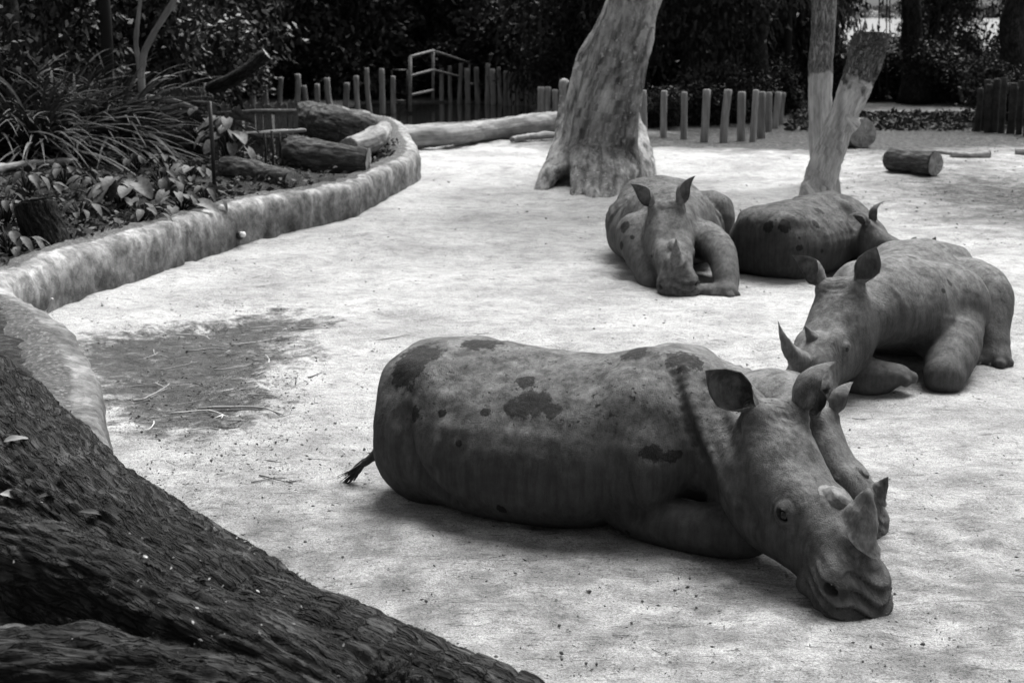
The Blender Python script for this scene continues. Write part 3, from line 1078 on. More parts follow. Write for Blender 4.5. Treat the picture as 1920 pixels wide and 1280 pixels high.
# ragged bark splinters standing up round the cut
t = NT('torn_bark')
TORN = t.done(t.ramp(t.noise(t.coord('Object'), 14, 4), [(.3, .03), (.7, .22)]), .9)
r2 = np.random.default_rng(77)
mb = MB()
ax, up_ = dcut, np.array([0, 0, 1.0])
su = nrm(np.cross(ax, [0, 1, 0])); sv = np.cross(ax, su)
for i in range(70):
    a = r2.uniform(0, 6.28)
    rr = r2.uniform(.20, .31)
    b0 = LP[-1] - ax * r2.uniform(.02, .22) + rr * (su * math.cos(a) + sv * math.sin(a))
    d = ax * r2.uniform(.03, .13) + (su * math.cos(a) + sv * math.sin(a)) * r2.uniform(-.02, .12) + r2.normal(0, .03, 3)
    mb.tube([b0, b0 + d * .6, b0 + d], [.012, .010, .003], 4)
mb.build('bark_splinters', TORN, lean, kind='stuff')


# ------------------------------------------------------------------ logs
t = NT('cut_wood')
co = t.coord('Object')
CUT = t.done(t.ramp(t.noise(co, 9, 5, .6), [(.3, .12), (.5, .24), (.7, .36)]), .9, t.bump(t.noise(co, 40, 4), .01))
_t = NT('weathered_log')
_v = _t.n('Attribute', attribute_name='bark').outputs['Vector']
_m = _t.n('Mapping'); _m.inputs['Scale'].default_value = (3, 30, 30); _t.l(_v, _m.inputs[0])
_g = _t.noise(_m.outputs[0], 1, 5, .65)
_c = _t.mix(.6, _t.ramp(_t.noise(_v, 5, 5, .65), [(.3, .11), (.5, .23), (.7, .38)]), _t.ramp(_g, [(.3, .5), (.65, 1.15)]), 'MULTIPLY')
LOG_GREY = _t.done(_c, .9, _t.bump(_g, .02, .8), .15)
_t = NT('rotten_log')
_v = _t.n('Attribute', attribute_name='bark').outputs['Vector']
_g = _t.noise(_v, 22, 6, .7)
LOG_DARK = _t.done(_t.ramp(_g, [(.3, .018), (.5, .055), (.7, .16)]), .92, _t.bump(_g, .03, 1.0), .12)


def log(name, pts, rad, mat, label, cat='log', voxel=.025, bark=.008, bscale=14, seed=1, lump=.02, cut_ends=True, group=None, extra=()):
    P = [np.asarray(p, float) for p in pts]
    r = list(np.broadcast_to(rad, (len(P),)))
    d0, d1 = nrm(P[0] - P[1]), nrm(P[-1] - P[-2])
    E = [P[0] + d0 * r[0] * 1.2] + P + [P[-1] + d1 * r[-1] * 1.2]
    caps = [(P[0], d0), (P[-1], d1)] if cut_ends else []
    me, V, B = sdf_wood([(E, [r[0]] + r + [r[-1]])] + list(extra), voxel, .05, bark, bscale, seed, .25, lump, 3, caps=caps)
    root = link(name, me, mat, None, label, cat, group)
    if cut_ends:
        for p, d, rr in ((P[0], d0, r[0]), (P[-1], d1, r[-1])):
            u = nrm(np.cross(d, [.1, .2, 1])); w = np.cross(d, u)
            mb = MB()
            n = 22
            vv = [p + d * .014]
            for ring in (.33, .66, .97):
                for j in range(n):
                    a = j * 2 * math.pi / n
                    vv.append(p + d * (.014 + .006 * math.sin(j * 3 + ring * 9)) + rr * ring * (1 + .05 * math.sin(3 * a + seed)) * (u * math.cos(a) + w * math.sin(a)))
            ff = [(0, 1 + j, 1 + (j + 1) % n) for j in range(n)]
            for k_ in range(2):
                ff += [(1 + k_ * n + j, 1 + (k_ + 1) * n + j, 1 + (k_ + 1) * n + (j + 1) % n, 1 + k_ * n + (j + 1) % n) for j in range(n)]
            mb.add(vv, ff)
            mb.build('cut_end', CUT, root, smooth=False)
    return root


g = lambda px, py, dz: ground_at(px, py) + np.array([0, 0, dz])
log('fallen_log', [g(742, 281, .20), g(830, 276, .23), g(930, 262, .24), g(1010, 254, .26), g(1085, 248, .26)], [.20, .215, .22, .25, .26], LOG_GREY, 'long pale fallen log on the sand between wall corner and thick tree', voxel=.03, seed=3)
log('fallen_branch', [g(960, 268, .07), g(1010, 262, .08), g(1070, 259, .08)], [.06, .08, .08], LOG_GREY, 'thin branch lying just in front of the long fallen log', cat='branch', voxel=.02, seed=4)
log('cut_log', [g(1668, 320, .20), g(1752, 329, .20)], [.20, .215], LOG_DARK, 'short dark cut log lying on its side on the sand at the right', voxel=.02, seed=5)
p0, p1 = ground_at(1575, 275) + [0, .6, .32], ground_at(1612, 278) + [0, -.2, .32]
log('cut_log', [p0, p1], [.30, .31], LOG_GREY, 'thick log end showing its pale round face behind the leaning sawn trunk', voxel=.025, seed=6, lump=.008)
log('pale_log', [g(1782, 296, .06), g(1820, 297, .06), g(1854, 297, .07)], [.07, .065, .085], CUT, 'flat pale piece of timber on the sand behind the short dark log', voxel=.02, seed=7)
log('pale_log', [g(1905, 292, .07), g(1950, 294, .07)], [.08, .09], CUT, 'pale piece of timber cut by the right edge of the picture', voxel=.02, seed=8)
log('fallen_branch', [g(1722, 289, .04), g(1760, 291, .05), g(1795, 294, .04)], [.03, .045, .03], LOG_GREY, 'thin stick lying between the short dark log and the pale timber', cat='branch', voxel=.015, seed=9)

# logs and stump in the planting bed
_ys = np.arange(5, 34, .08)
def at_bed(px, py, dz=0.0):
    """point where the view ray meets the planting bed"""
    r = ray(px, py)
    Q = np.array([0, 0, CAM_H]) + r * (_ys / r[1])[:, None]
    zb = bed_z(Q[:, 0], np.minimum(Q[:, 1], 25.5)) - np.clip((Q[:, 1] - 24) / 10, 0, 1) * .3
    i = int(np.argmax(Q[:, 2] <= zb)) if np.any(Q[:, 2] <= zb) else len(_ys) - 1
    return Q[i] + [0, 0, dz]
log('bed_log', [at_bed(425, 325, .10), at_bed(480, 338, .12), at_bed(548, 350, .10)], [.16, .15, .12], LOG_DARK, 'dark log in the planting bed beside the thin black pole', voxel=.02, seed=12, bark=.012)
log('bed_log', [at_bed(548, 308, .18), at_bed(610, 322, .20), at_bed(690, 322, .16)], [.25, .26, .2], LOG_DARK, 'thick mottled log in the planting bed against the far end of the wall', voxel=.025, seed=13, bark=.014)
log('bed_log', [at_bed(565, 268, .45), at_bed(630, 282, .40), at_bed(700, 290, .28)], [.26, .34, .28], LOG_DARK, 'large gnarled dark log behind the others at the wall corner', voxel=.03, seed=14, bark=.02, lump=.05)
log('bed_log', [at_bed(655, 305, .22), at_bed(700, 296, .3), at_bed(722, 280, .34)], [.17, .2, .14], LOG_GREY, 'short upturned log with a pale edge at the wall corner', voxel=.022, seed=15, bark=.012)
log('stump', [at_bed(92, 458, -.05), at_bed(80, 458, .2) + [-.02, 0, .0], at_bed(80, 458, .42) + [-.06, .05, 0]], [.23, .22, .215], BARK_DARK, 'short dark sawn stump with deep bark standing by the wall at the left', cat='stump', voxel=.018, bark=.016, bscale=20, seed=16)
log('fallen_branch', [at_bed(-40, 338, .10), at_bed(40, 325, .12), at_bed(132, 318, .12)], [.06, .06, .05], LOG_GREY, 'pale stick lying under the strap-leaved clumps at the left edge', cat='branch', voxel=.018, seed=17, cut_ends=False)
log('fallen_branch', [at_bed(175, 292, .25), at_bed(215, 280, .32), at_bed(252, 268, .40)], [.05, .05, .04], LOG_GREY, 'pale stick propped under the strap-leaved clumps', cat='branch', voxel=.018, seed=18, cut_ends=False)
log('fallen_branch', [at_bed(395, 258, .9), at_bed(400, 262, .95) + [.4, .3, .15], at_bed(420, 262, .9) + [.6, 1.2, .55]], [.12, .12, .11], BARK_DARK, 'dark broken bough leaning over the picket fence', cat='branch', voxel=.022, seed=19)

# ------------------------------------------------------------------ fences
t = NT('fence_wood')
co = t.coord('Object')
mp_ = t.n('Mapping'); mp_.inputs['Scale'].default_value = (14, 14, 1.5); t.l(co, mp_.inputs[0])
rnd = t.n('ObjectInfo').outputs['Random']
g1 = t.noise(mp_.outputs[0], 1.0, 5, .65)
colf = t.mix(.8, t.ramp(t.math('ADD', t.math('MULTIPLY', rnd, .5), t.math('MULTIPLY', t.noise(co, 3, 4), .5)), [(.2, .16), (.8, .32)]), t.ramp(g1, [(.3, .35), (.65, 1.2)]), 'MULTIPLY')
POST = t.done(colf, .9, t.bump(g1, .02, .8), .15)
POST_DARK = bpy.data.materials.new('dark_fence_wood')
t = NT('dark_fence_timber')
co = t.coord('Object')
POST_DARK = t.done(t.ramp(t.noise(co, 5, 5, .65), [(.3, .014), (.55, .035), (.75, .07)]), .9, t.bump(t.noise(co, 18, 4), .02), .15)


def post_mesh(seed, bend=0.0, lean=(0, 0)):
    """unit post: 1 m tall, radius 1, slightly crooked and chamfered at the head"""
    r2 = np.random.default_rng(seed)
    n = 9
    P = np.array([[lean[0] * t_ + bend * math.sin(t_ * 3.1), lean[1] * t_, -.15 + 1.15 * t_] for t_ in np.linspace(0, 1, n)])
    P = np.vstack([P, P[-1] + [0, 0, .012]])
    rr = np.array([1.05, 1.02, 1, .98, .97, .95, .95, .94, .93, .72]) * .08 * (1 + r2.normal(0, .03, n + 1))
    return MB().tube(P, rr, 12, noise=.07, nscale=7, seed=seed).mesh('fence_post', POST)


PM = [post_mesh(500 + i, b, (l, 0)) for i, (b, l) in enumerate([(0, 0), (.015, .02), (-.03, -.03), (.05, .14), (0, -.05), (-.02, .04)])]

PMD = []
for i in range(2):
    m_ = PM[i].copy()
    m_.materials[0] = POST_DARK
    PMD.append(m_)


def post(px, base, top, width_px, m, label, group, Y=None, mat=None):
    p = ground_at(px, base)
    if Y is not None:
        p = at(px, base, Y)
    s = FPX / np.linalg.norm(p - [0, 0, CAM_H])
    o = link('fence_post', PM[m % len(PM)], None, None, label, 'fence post', group)
    o.location = (p[0], p[1], p[2] - .02)
    h = (base - top) / s
    w = width_px / s / .16
    w *= 1 + .13 * math.sin(px * 1.7)
    h *= 1 + .03 * math.sin(px * 2.9)
    o.scale = (w, w, h)
    o.rotation_euler = (.03 * math.sin(px * 3.3), .03 * math.sin(px * 5.1), (m * 2.4) % 6.28 if m in (0, 1, 4, 5) else 0)
    return o


for i, (x, b, tp) in enumerate([(1207, 253, 172), (1245, 255, 170), (1282, 258, 172), (1320, 262, 173), (1357, 264, 173), (1391, 262, 175), (1411, 264, 174), (1428, 258, 176), (1441, 246, 176), (1452, 240, 176), (1463, 232, 177)]):
    post(x, b, tp, 14, (0, 1, 0, 4, 5, 1)[i % 6], 'pale timber post right of the thick tree, ' + ORD[i] + ' from the tree', 'posts right of the thick tree')
for i, (x, tp, m) in enumerate([(475, 148, 0), (500, 160, 1), (524, 145, 5), (551, 143, 3), (575, 162, 0), (597, 158, 1), (622, 148, 2), (647, 155, 4), (671, 142, 5), (694, 132, 2), (717, 130, 0), (738, 143, 1)]):
    post(x, 207, tp, 11, m, 'crooked grey stake in the pond at the back left, ' + ORD[i] + ' from the left', 'stakes in the pond').rotation_euler.y += .07 * math.sin(x * 1.31)
for i, (x, b, tp) in enumerate([(828, 186, 130), (845, 187, 125), (861, 188, 122), (877, 188, 128), (896, 189, 127), (913, 189, 122), (925, 190, 130), (938, 190, 127)]):
    post(x, b, tp, 9, (0, 1, 4)[i % 3], 'slim grey post on the far pond bank right of the hand-rail, ' + ORD[i] + ' from it', 'posts on the far bank')
for i, x in enumerate(range(948, 1006, 8)):
    post(x, 193, 134 + (i * 5) % 7, 9, (0, 1, 5)[i % 3], 'dark close-set paling at the right end of the pond, ' + ORD[i] + ' from the left', 'close-set palings')
for i, (x, tp) in enumerate([(1014, 164), (1027, 164), (1042, 168), (1056, 166)]):
    post(x, 226, tp, 13, (0, 1)[i % 2], 'short stout post just left of the thick tree, ' + ORD[i] + ' from the left', 'posts left of the thick tree')
for i, (x, b, tp) in enumerate([(1832, 248, 170), (1842, 246, 158), (1852, 250, 162), (1864, 250, 158), (1877, 252, 156), (1893, 254, 160), (1910, 256, 158), (1925, 258, 156), (1940, 258, 158)]):
    post(x, b, tp, 13, (0, 5, 1, 4)[i % 4], 'dark upright post at the right edge of the picture, ' + ORD[i] + ' from the left', 'posts at the right edge').data = PMD[i % 2]

# metal hand-rail frame by the pond
t = NT('galvanised_rail')
RAIL = t.done(t.ramp(t.noise(t.coord('Object'), 8, 3), [(.3, .10), (.7, .22)]), .6, None, .4)
t = NT('black_metal')
BLACKM = t.done(.012, .5, None, .4)
rp = ground_at(769, 209)
rail = empty('metal_railing', rp, 0, 'pipe hand-rail frame with slanting bars on the pond bank', 'railing')
def rel(p):
    return np.asarray(p) - rp
for nm, a, b, r in [('upright', (769, 209, 41), (769, 107, 41), .05), ('upright', (812, 190, 44), (812, 95, 44), .045), ('rail', (769, 107, 41), (812, 95, 44), .04), ('rail', (769, 143, 41), (812, 131, 44), .04), ('rail', (769, 179, 41), (812, 169, 44), .04),
                    ('rail', (812, 95, 44), (880, 118, 46), .035), ('rail', (812, 131, 44), (870, 146, 46), .035), ('upright', (880, 185, 46), (880, 118, 46), .035)]:
    MB().tube([rel(at(*a)), rel((at(*a) + at(*b)) / 2), rel(at(*b))], r, 8).build(nm, RAIL, rail)
gp_ = ground_at(736, 207)
gate = empty('metal_gate', gp_, 0, 'small dark metal gate frame between the last stake and the hand-rail', 'gate')
for nm, a, b in [('upright', (735, 205), (735, 132)), ('upright', (763, 205), (763, 132)), ('rail', (735, 132), (763, 132)), ('rail', (735, 189), (763, 189))]:
    MB().tube([at(*a, 42.2) - gp_, (at(*a, 42.2) + at(*b, 42.2)) / 2 - gp_, at(*b, 42.2) - gp_], .03, 6).build(nm, BLACKM, gate)

# picket fence in the planting bed (each picket a part)
t = NT('picket_wood')
co = t.coord('Object')
PICKET = t.done(t.ramp(t.noise(co, 7, 5, .65), [(.3, .035), (.55, .085), (.75, .16)]), .9, t.bump(t.noise(co, 18, 4), .02), .1)
PK = []
for i in range(4):
    r2 = np.random.default_rng(600 + i)
    mb = MB()
    w, tk = .035 + .006 * i, .011
    top = 1.0 + r2.uniform(-.02, .02)
    mb.add([(-w, -tk, -.1), (w, -tk, -.1), (w, tk, -.1), (-w, tk, -.1), (-w, -tk, top - .05), (w, -tk, top - .04), (w, tk, top - .04), (-w, tk, top - .05), (0, -tk, top), (0, tk, top)],
           [(0, 1, 5, 8, 4), (3, 7, 9, 6, 2), (0, 4, 7, 3), (1, 2, 6, 5), (4, 8, 9, 7), (8, 5, 6, 9), (0, 3, 2, 1)])
    PK.append(mb.mesh('picket', PICKET, False))


def picket_fence(p0, p1, h, step, label, seed, rails=(.35, .82)):
    p0, p1 = np.asarray(p0), np.asarray(p1)
    r2 = np.random.default_rng(seed)
    root = empty('picket_fence', p0, 0, label, 'fence')
    L = np.linalg.norm((p1 - p0)[:2])
    n = int(L / step)
    ang = math.atan2(p1[1] - p0[1], p1[0] - p0[0])
    for i in range(n + 1):
        q = (p1 - p0) * (i / n)
        o = link('picket', PK[i % 4], None, root)
        o.location = q
        o.rotation_euler = (r2.normal(0, .02), r2.normal(0, .03), ang)
        o.scale = (1, 1, h * r2.uniform(.92, 1.05))
    for z_ in rails:
        d = (p1 - p0)
        off = np.array([math.sin(ang), -math.cos(ang), 0]) * .045
        MB().tube([off + [0, 0, h * z_], d / 2 + off + [0, 0, h * z_ + .02], d + off + [0, 0, h * z_]], .032, 7, noise=.1).build('rail', PICKET, root)
    return root


picket_fence(at_bed(298, 272), at_bed(402, 292), 1.0, .105, 'dark picket fence section behind the strap-leaved clumps', 1)
picket_fence(at_bed(408, 300), at_bed(556, 292), .88, .095, 'dark picket fence section behind the big-leaved plant and black pole', 2)
log('fence_rail', [at_bed(330, 288, .36) + [0, -.25, 0], at_bed(440, 300, .42) + [0, -.25, 0], at_bed(566, 294, .44) + [0, -.25, 0]], [.035, .04, .04], LOG_GREY, 'pale horizontal pole rail running in front of the dark pickets', cat='rail', voxel=.015, seed=33, cut_ends=False, lump=.008)
log('fence_rail', [at_bed(296, 276, .84) + [0, -.15, 0], at_bed(340, 282, .80) + [0, -.15, 0], at_bed(384, 290, .70) + [0, -.2, 0]], [.045, .045, .04], LOG_GREY, 'pale bent branch resting along the top of the left pickets', cat='branch', voxel=.015, seed=34, cut_ends=False, lump=.008)
pb = at_bed(402, 352)
s_ = FPX / pb[1]
mb = MB().tube([(0, 0, -.2), (.0, 0, .6), (-.01, 0, (352 - 192) / s_)], .028, 8)
mb.build('black_pole', BLACKM, None, label='thin black metal pole standing in the planting bed in front of the pickets', cat='pole').location = pb
r2 = np.random.default_rng(8)
for i, px in enumerate([(498, 318, 250), (512, 322, 246), (526, 312, 250), (540, 306, 252)]):
    q = at_bed(px[0], px[1])
    MB().tube([(0, 0, -.1), (.01, 0, .3), (0, 0, (px[1] - px[2]) / (FPX / q[1]))], .022, 6, noise=.1).build('garden_stake', POST_DARK, None, label='short dark stake in the bed between big-leaved plant and thick log, ' + ORD[i] + ' from left', cat='stake', group='short stakes in the bed').location = q

# small white-capped pipe in the foot of the wall
dp = ground_at(452, 458) + [-.02, -.05, .12]
root = empty('drain_pipe', dp, 0, 'small white-tipped drain pipe poking out of the wall foot', 'pipe')
d = nrm([.6, -.8, .1])
pipe_ = MB().tube([-d * .15, d * .02, d * .06], .05, 10).build('pipe', BLACKM, root)
t = NT('white_plastic'); WHITE = t.done(.7, .5)
MB().tube([d * .055 + [.02, 0, .01], d * .10 + [.02, 0, .012]], .035, 10).build('cap', WHITE, pipe_)
# ------------------------------------------------------------------ plants of the bed
def strap_clump(px, py, n, L, seed, label, w=.035, up=1.0):
    p = at_bed(px, py)
    r2 = np.random.default_rng(seed)
    root = empty('strap_leaved_clump', p, 0, label, 'plant', 'strap-leaved clumps')
    V, F, nv = [], [], 0
    ns = 8
    for i in range(n):
        a = r2.uniform(0, 6.283)
        el = r2.uniform(.35, 1.35) * up
        l = L * r2.uniform(.6, 1.15)
        d = np.array([math.cos(a) * math.cos(el), math.sin(a) * math.cos(el), math.sin(el)])
        side = nrm(np.cross(d, [0, 0, 1]) + r2.normal(0, .2, 3))
        q = np.array([math.cos(a), math.sin(a), 0]) * r2.uniform(0, .12)
        g_ = r2.uniform(.9, 1.9)
        for k_ in range(ns + 1):
            t_ = k_ / ns
            c = q + d * l * t_ + np.array([0, 0, -1]) * g_ * .42 * l * t_ * t_ + np.array([math.cos(a), math.sin(a), 0]) * l * .16 * t_ * t_
            ww = w * (1 - t_ ** 2.2) * (.6 + .6 * min(1, t_ * 4)) + .002
            V += [c - side * ww * .5, c + side * ww * .5]
        for k_ in range(ns):
            b = nv + 2 * k_
            F.append((b, b + 1, b + 3, b + 2))
        nv += 2 * (ns + 1)
    link('blades', mesh_from('blades', np.array(V), np.array(F)), LEAF_BLADE, root, kind='stuff')
    return root


for i, (px, py, n, L, lab) in enumerate([
        (-10, 290, 190, 1.25, 'dark strap-leaved clump cut by the left edge of the picture'), (75, 290, 200, 1.3, 'second strap-leaved clump from the left edge'), (150, 285, 220, 1.35, 'large strap-leaved clump in the middle of the left planting'),
        (225, 280, 220, 1.3, 'arching strap-leaved clump just left of the picket fence'), (110, 255, 200, 1.6, 'tall strap-leaved clump behind the front ones'), (20, 262, 200, 1.6, 'tall strap-leaved clump in front of the black post'), (215, 252, 180, 1.5, 'tall strap-leaved clump below the slender pale stems')]):
    strap_clump(px, py + 12, int(n * 1.7), L * 1.75, 700 + i, lab, .05, 1.12)

# broad-leaved plants: every leaf a part
def broad_leaf(L, W, heart, seed, curl=.25):
    r2 = np.random.default_rng(seed)
    ns, nw = 7, 4
    V, F = [], []
    for i in range(ns + 1):
        t_ = i / ns
        wd = W * (math.sin(math.pi * min(1, t_ ** .75)) ** .8 if 0 < t_ < 1 else .03)
        if heart:
            wd = W * max(.03, (1 - t_) ** .65 * (1 + .9 * t_) * min(1, (t_ + .12) * 4))
        for j in range(nw + 1):
            s = j / nw * 2 - 1
            back = heart * .22 * L * abs(s) ** 1.5 * max(0, 1 - t_ * 3)
            V.append((L * t_ - back, s * wd * .5, -curl * L * t_ * t_ + .14 * abs(s) * wd + .015 * math.sin(t_ * 14 + s * 2) * L))
    for i in range(ns):
        for j in range(nw):
            a = i * (nw + 1) + j
            F.append((a, a + 1, a + nw + 2, a + nw + 1))
    return mesh_from('leaf', np.array(V), np.array(F))


LEAFS_H = [broad_leaf(.36, .27, 1, i, .3) for i in range(2)]
LEAFS_B = [broad_leaf(.34, .17, 0, i, .35) for i in range(2)]
for m in LEAFS_H:
    m.materials.append(LEAF_PALE)
for m in LEAFS_B:
    m.materials.append(LEAF_BED)


def broad_plant(p, n, h, spread, meshes, ls, seed, label, cat='plant', name='broad_leaved_plant', group=None):
    r2 = np.random.default_rng(seed)
    root = empty(name, p, 0, label, cat, group)
    mb = MB()
    for i in range(n):
        a = i * 2.4 + r2.uniform(-.4, .4)
        rr = spread * math.sqrt((i + .7) / n) * r2.uniform(.7, 1.1)
        hh = h * (1 - .55 * (rr / spread) ** 2) * r2.uniform(.75, 1.08)
        tip = np.array([math.cos(a) * rr, math.sin(a) * rr, hh])
        mb.tube([(0, 0, -.05), tip * [.35, .35, .6], tip], [.012, .010, .006], 5)
        o = link('leaf', meshes[i % len(meshes)], None, root)
        o.location = tip
        o.rotation_euler = (r2.normal(0, .25), r2.uniform(.0, .75), a + r2.normal(0, .3))
        s = ls * r2.uniform(.7, 1.15)
        o.scale = (s, s, s)
    mb.build('stems', BARK_FAR, root)
    me_ = root.children[-1].data
    return root


broad_plant(at_bed(430, 318), 34, .85, .45, LEAFS_H, .62, 1, 'tall plant with many pale heart-shaped leaves in front of the dark pickets')
broad_plant(at_bed(370, 300), 18, .8, .35, LEAFS_H, .5, 2, 'smaller heart-leaved plant left of the thin black pole')
low = [(228, 395, 15, .42, .34, 1, 1.15, 'low plant with large round pale leaves in the middle of the bed'), (305, 372, 14, .36, .32, 0, 1.0, 'low broad-leaved plant right of the round-leaved one'), (180, 372, 12, .34, .3, 0, 1.0, 'low broad-leaved plant left of the round-leaved one'),
       (340, 400, 10, .3, .28, 1, .95, 'low round-leaved plant close behind the wall'), (265, 420, 11, .26, .28, 0, .9, 'small leafy plant behind the wall, left of the round-leaved ones'), (385, 392, 9, .34, .2, 0, .9, 'small leafy plant at the foot of the thin black pole'),
       (120, 352, 14, .36, .34, 0, 1.0, 'leafy plant under the pale stick at the left'), (50, 370, 13, .36, .34, 0, 1.0, 'leafy plant behind the sawn stump'), (10, 425, 13, .4, .34, 0, 1.0, 'leafy plant at the left edge beside the sawn stump'),
       (310, 330, 12, .32, .3, 0, .85, 'low ferny plant in the middle of the bed in front of the left pickets'), (255, 322, 12, .32, .3, 0, .85, 'low ferny plant in front of the strap-leaved clumps'), (360, 345, 10, .3, .25, 1, .8, 'round-leaved seedling left of the dark bed log'), (15, 480, 12, .3, .3, 0, .95, 'dark leafy plant at the left edge below the stump'), (150, 420, 12, .28, .3, 0, .9, 'leafy plant right behind the sawn stump')]
for i, (px, py, n, h, sp, kind, ls, lab) in enumerate(low):
    broad_plant(at_bed(px, py), int(n * 1.6), h, sp * 1.15, LEAFS_H if kind else LEAFS_B, ls * .62, 20 + i, lab)

# small ground cover nobody could count
r2 = np.random.default_rng(90)
C = []
while len(C) < 9000:
    y = r2.uniform(11.5, 25)
    x = wall_x(y) - .35 - abs(r2.normal(0, 3.2))
    if fbm(np.array([[x, y, 0.]]), .7, 2, 5)[0] > r2.uniform(-.9, .5):
        C.append((x, y, 0))
C = np.array(C)
C[:, 2] = bed_z(C[:, 0], C[:, 1]) + r2.uniform(0, .10, len(C))
L = r2.uniform(.03, .12, len(C))
V, F = leaf_cloud(C, np.column_stack([r2.normal(0, 1, (len(C), 2)), r2.uniform(-.1, .8, len(C))]), L, L * r2.uniform(.3, .7, len(C)), r2, .15)
link('ground_cover', mesh_from('ground_cover', V, F, False), LEAF_BED, None, 'small leaves and creeping plants covering the planting bed', 'ground cover', kind='stuff')

# trees and stems at the left
bp = at_bed(25, 262)
me, V, B = sdf_wood([([bp + [0, 0, -.2], bp + [0, 0, 1.5], bp + [.02, 0, 4.0], bp + [0, 0, 7]], [.27, .25, .24, .2])], .05, .05, .012, 12, 51, .25, .02, 3)
bt = empty('tree', bp, 0, 'straight black tree trunk rising behind the clumps at the upper left corner', 'tree')
child_at(link('trunk', me, BARK_FAR), bt)
o = link('crown', CROWNS[1], None); o.location = Vector(bp + [0, 0, 7.4]); o.scale = (2.4, 2.4, 1.6); child_at(o, bt)
for i, (pts, r, lab) in enumerate([([(262, 140, 24.5), (255, 80, 24.5), (262, 10, 24.5), (270, -80, 24.5)], [.042, .04, .038, .03], 'slender pale upright stem behind the strap-leaved clumps'),
                                   ([(266, 130, 24.3), (285, 70, 24.3), (318, 15, 24.3), (350, -40, 24.3)], [.06, .055, .05, .045], 'slender pale stem leaning right behind the strap-leaved clumps')]):
    P = [at(*q) for q in pts]
    base = np.array([P[0][0], P[0][1], .4])
    me, V, B = sdf_wood([([base] + P, [r[0] * 1.2] + r)], .022, .03, .005, 12, 60 + i, .25, .008, 3)
    sroot = empty('sapling', base, 0, lab, 'tree')
    child_at(link('trunk', me, LOG_GREY), sroot)
    o = link('crown', SHRUBS[i], None); o.location = Vector(P[-1] + [0, 0, .5]); o.scale = (1.3, 1.3, .8); child_at(o, sroot)
# drooping palm
def palm(base, h, nf, L, seed, label):
    r2 = np.random.default_rng(seed)
    root = empty('palm', base, 0, label, 'palm')
    me = MB().tube([(0, 0, -.1), (.05, 0, h * .5), (0, .05, h)], [.14, .11, .10], 12, noise=.1).mesh('trunk', BARK_FAR)
    me.attributes.new('bark', 'FLOAT_VECTOR', 'POINT')
    link('trunk', me, None, root)
    for i in range(nf):
        a = i * 2.4 + r2.uniform(-.2, .2)
        el = r2.uniform(-.1, 1.0)
        C, D = [], []
        d = np.array([math.cos(a) * math.cos(el), math.sin(a) * math.cos(el), math.sin(el)])
        P = []
        for k_ in range(15):
            t_ = k_ / 14
            P.append(np.array([0, 0, h]) + d * L * t_ + np.array([0, 0, -.75 * L * t_ * t_]))
        mb = MB().tube(P, np.linspace(.02, .004, 15), 4)
        P = np.array(P)
        for k_ in range(2, 15):
            for s in (-1, 1):
                for m_ in range(2):
                    tdir = nrm(P[k_] - P[k_ - 1])
                    side = nrm(np.cross(tdir, [0, 0, 1])) * s
                    C.append(P[k_] - tdir * .05 * m_)
                    D.append(side * .6 + tdir * .45 + np.array([0, 0, -.75]) + r2.normal(0, .1, 3))
        C, D = np.array(C), np.array(D)
        LL = r2.uniform(.35, .6, len(C))
        V, F = leaf_cloud(C, D, LL, np.full(len(C), .035), r2, .05)
        mb.add(V, F)
        mb.build('frond', LEAF_BLADE, root, smooth=False)
    return root


palm(at_bed(185, 255) * [1, 1, 0] + [0, .8, .4], 4.4, 16, 2.2, 5, 'palm with hanging fronds at the upper left behind the clumps')
palm(at(1470, 215, 41) * [1, 1, 0], 3.2, 14, 2.2, 6, 'palm with drooping fronds behind the right-hand end of the post row')
for i, (px, Y, h, w) in enumerate([(-40, 29, 4.0, 1.6), (60, 28, 3.2, 1.5), (150, 29, 3.6, 1.6), (240, 30, 3.4, 1.5), (320, 31, 3.0, 1.4), (390, 33, 2.4, 1.3), (430, 36, 1.7, 1.2), (300, 36, 5, 2.2), (180, 37, 6, 2.4), (40, 36, 6, 2.4), (400, 40, 5, 2.2), (-60, 22, 3.5, 1.4)]):
    shrub(at(px, 150, Y)[0], Y, h, w, i + 2, 'dark leafy bush behind the left clumps and picket fence, ' + ORD[i] + ' of them', base=.3, name='bush', group='bushes behind the left planting')

# ------------------------------------------------------------------ litter on the sand
t = NT('dry_twig')
TWIG = t.done(t.ramp(t.n('ObjectInfo').outputs['Random'], [(0, .22), (1, .5)]), .85)
t = NT('dark_twig')
TWIG_D = t.done(t.ramp(t.n('ObjectInfo').outputs['Random'], [(0, .03), (1, .10)]), .85)


def twig_mesh(seed, mat):
    r2 = np.random.default_rng(seed)
    n = 7
    P = np.zeros((n, 3))
    a = 0.0
    for i in range(1, n):
        a += r2.normal(0, .28)
        P[i] = P[i - 1] + np.array([math.cos(a), math.sin(a), r2.normal(0, .05)]) / (n - 1)
    P[:, 2] = np.abs(P[:, 2] - P[0, 2]) * .5 + .012
    mb = MB().tube(P, np.linspace(.016, .007, n), 5)
    for j in range(r2.integers(0, 3)):
        k_ = r2.integers(2, n - 1)
        b = r2.uniform(.5, 1.1) * r2.choice([-1, 1])
        d = np.array([math.cos(a + b), math.sin(a + b), .08]) * r2.uniform(.15, .35)
        mb.tube([P[k_], P[k_] + d * .5, P[k_] + d], [.009, .007, .003], 4)
    return mb.mesh('twig', mat)


TW = [twig_mesh(800 + i, TWIG) for i in range(6)]
TWD = [twig_mesh(820 + i, TWIG_D) for i in range(5)]


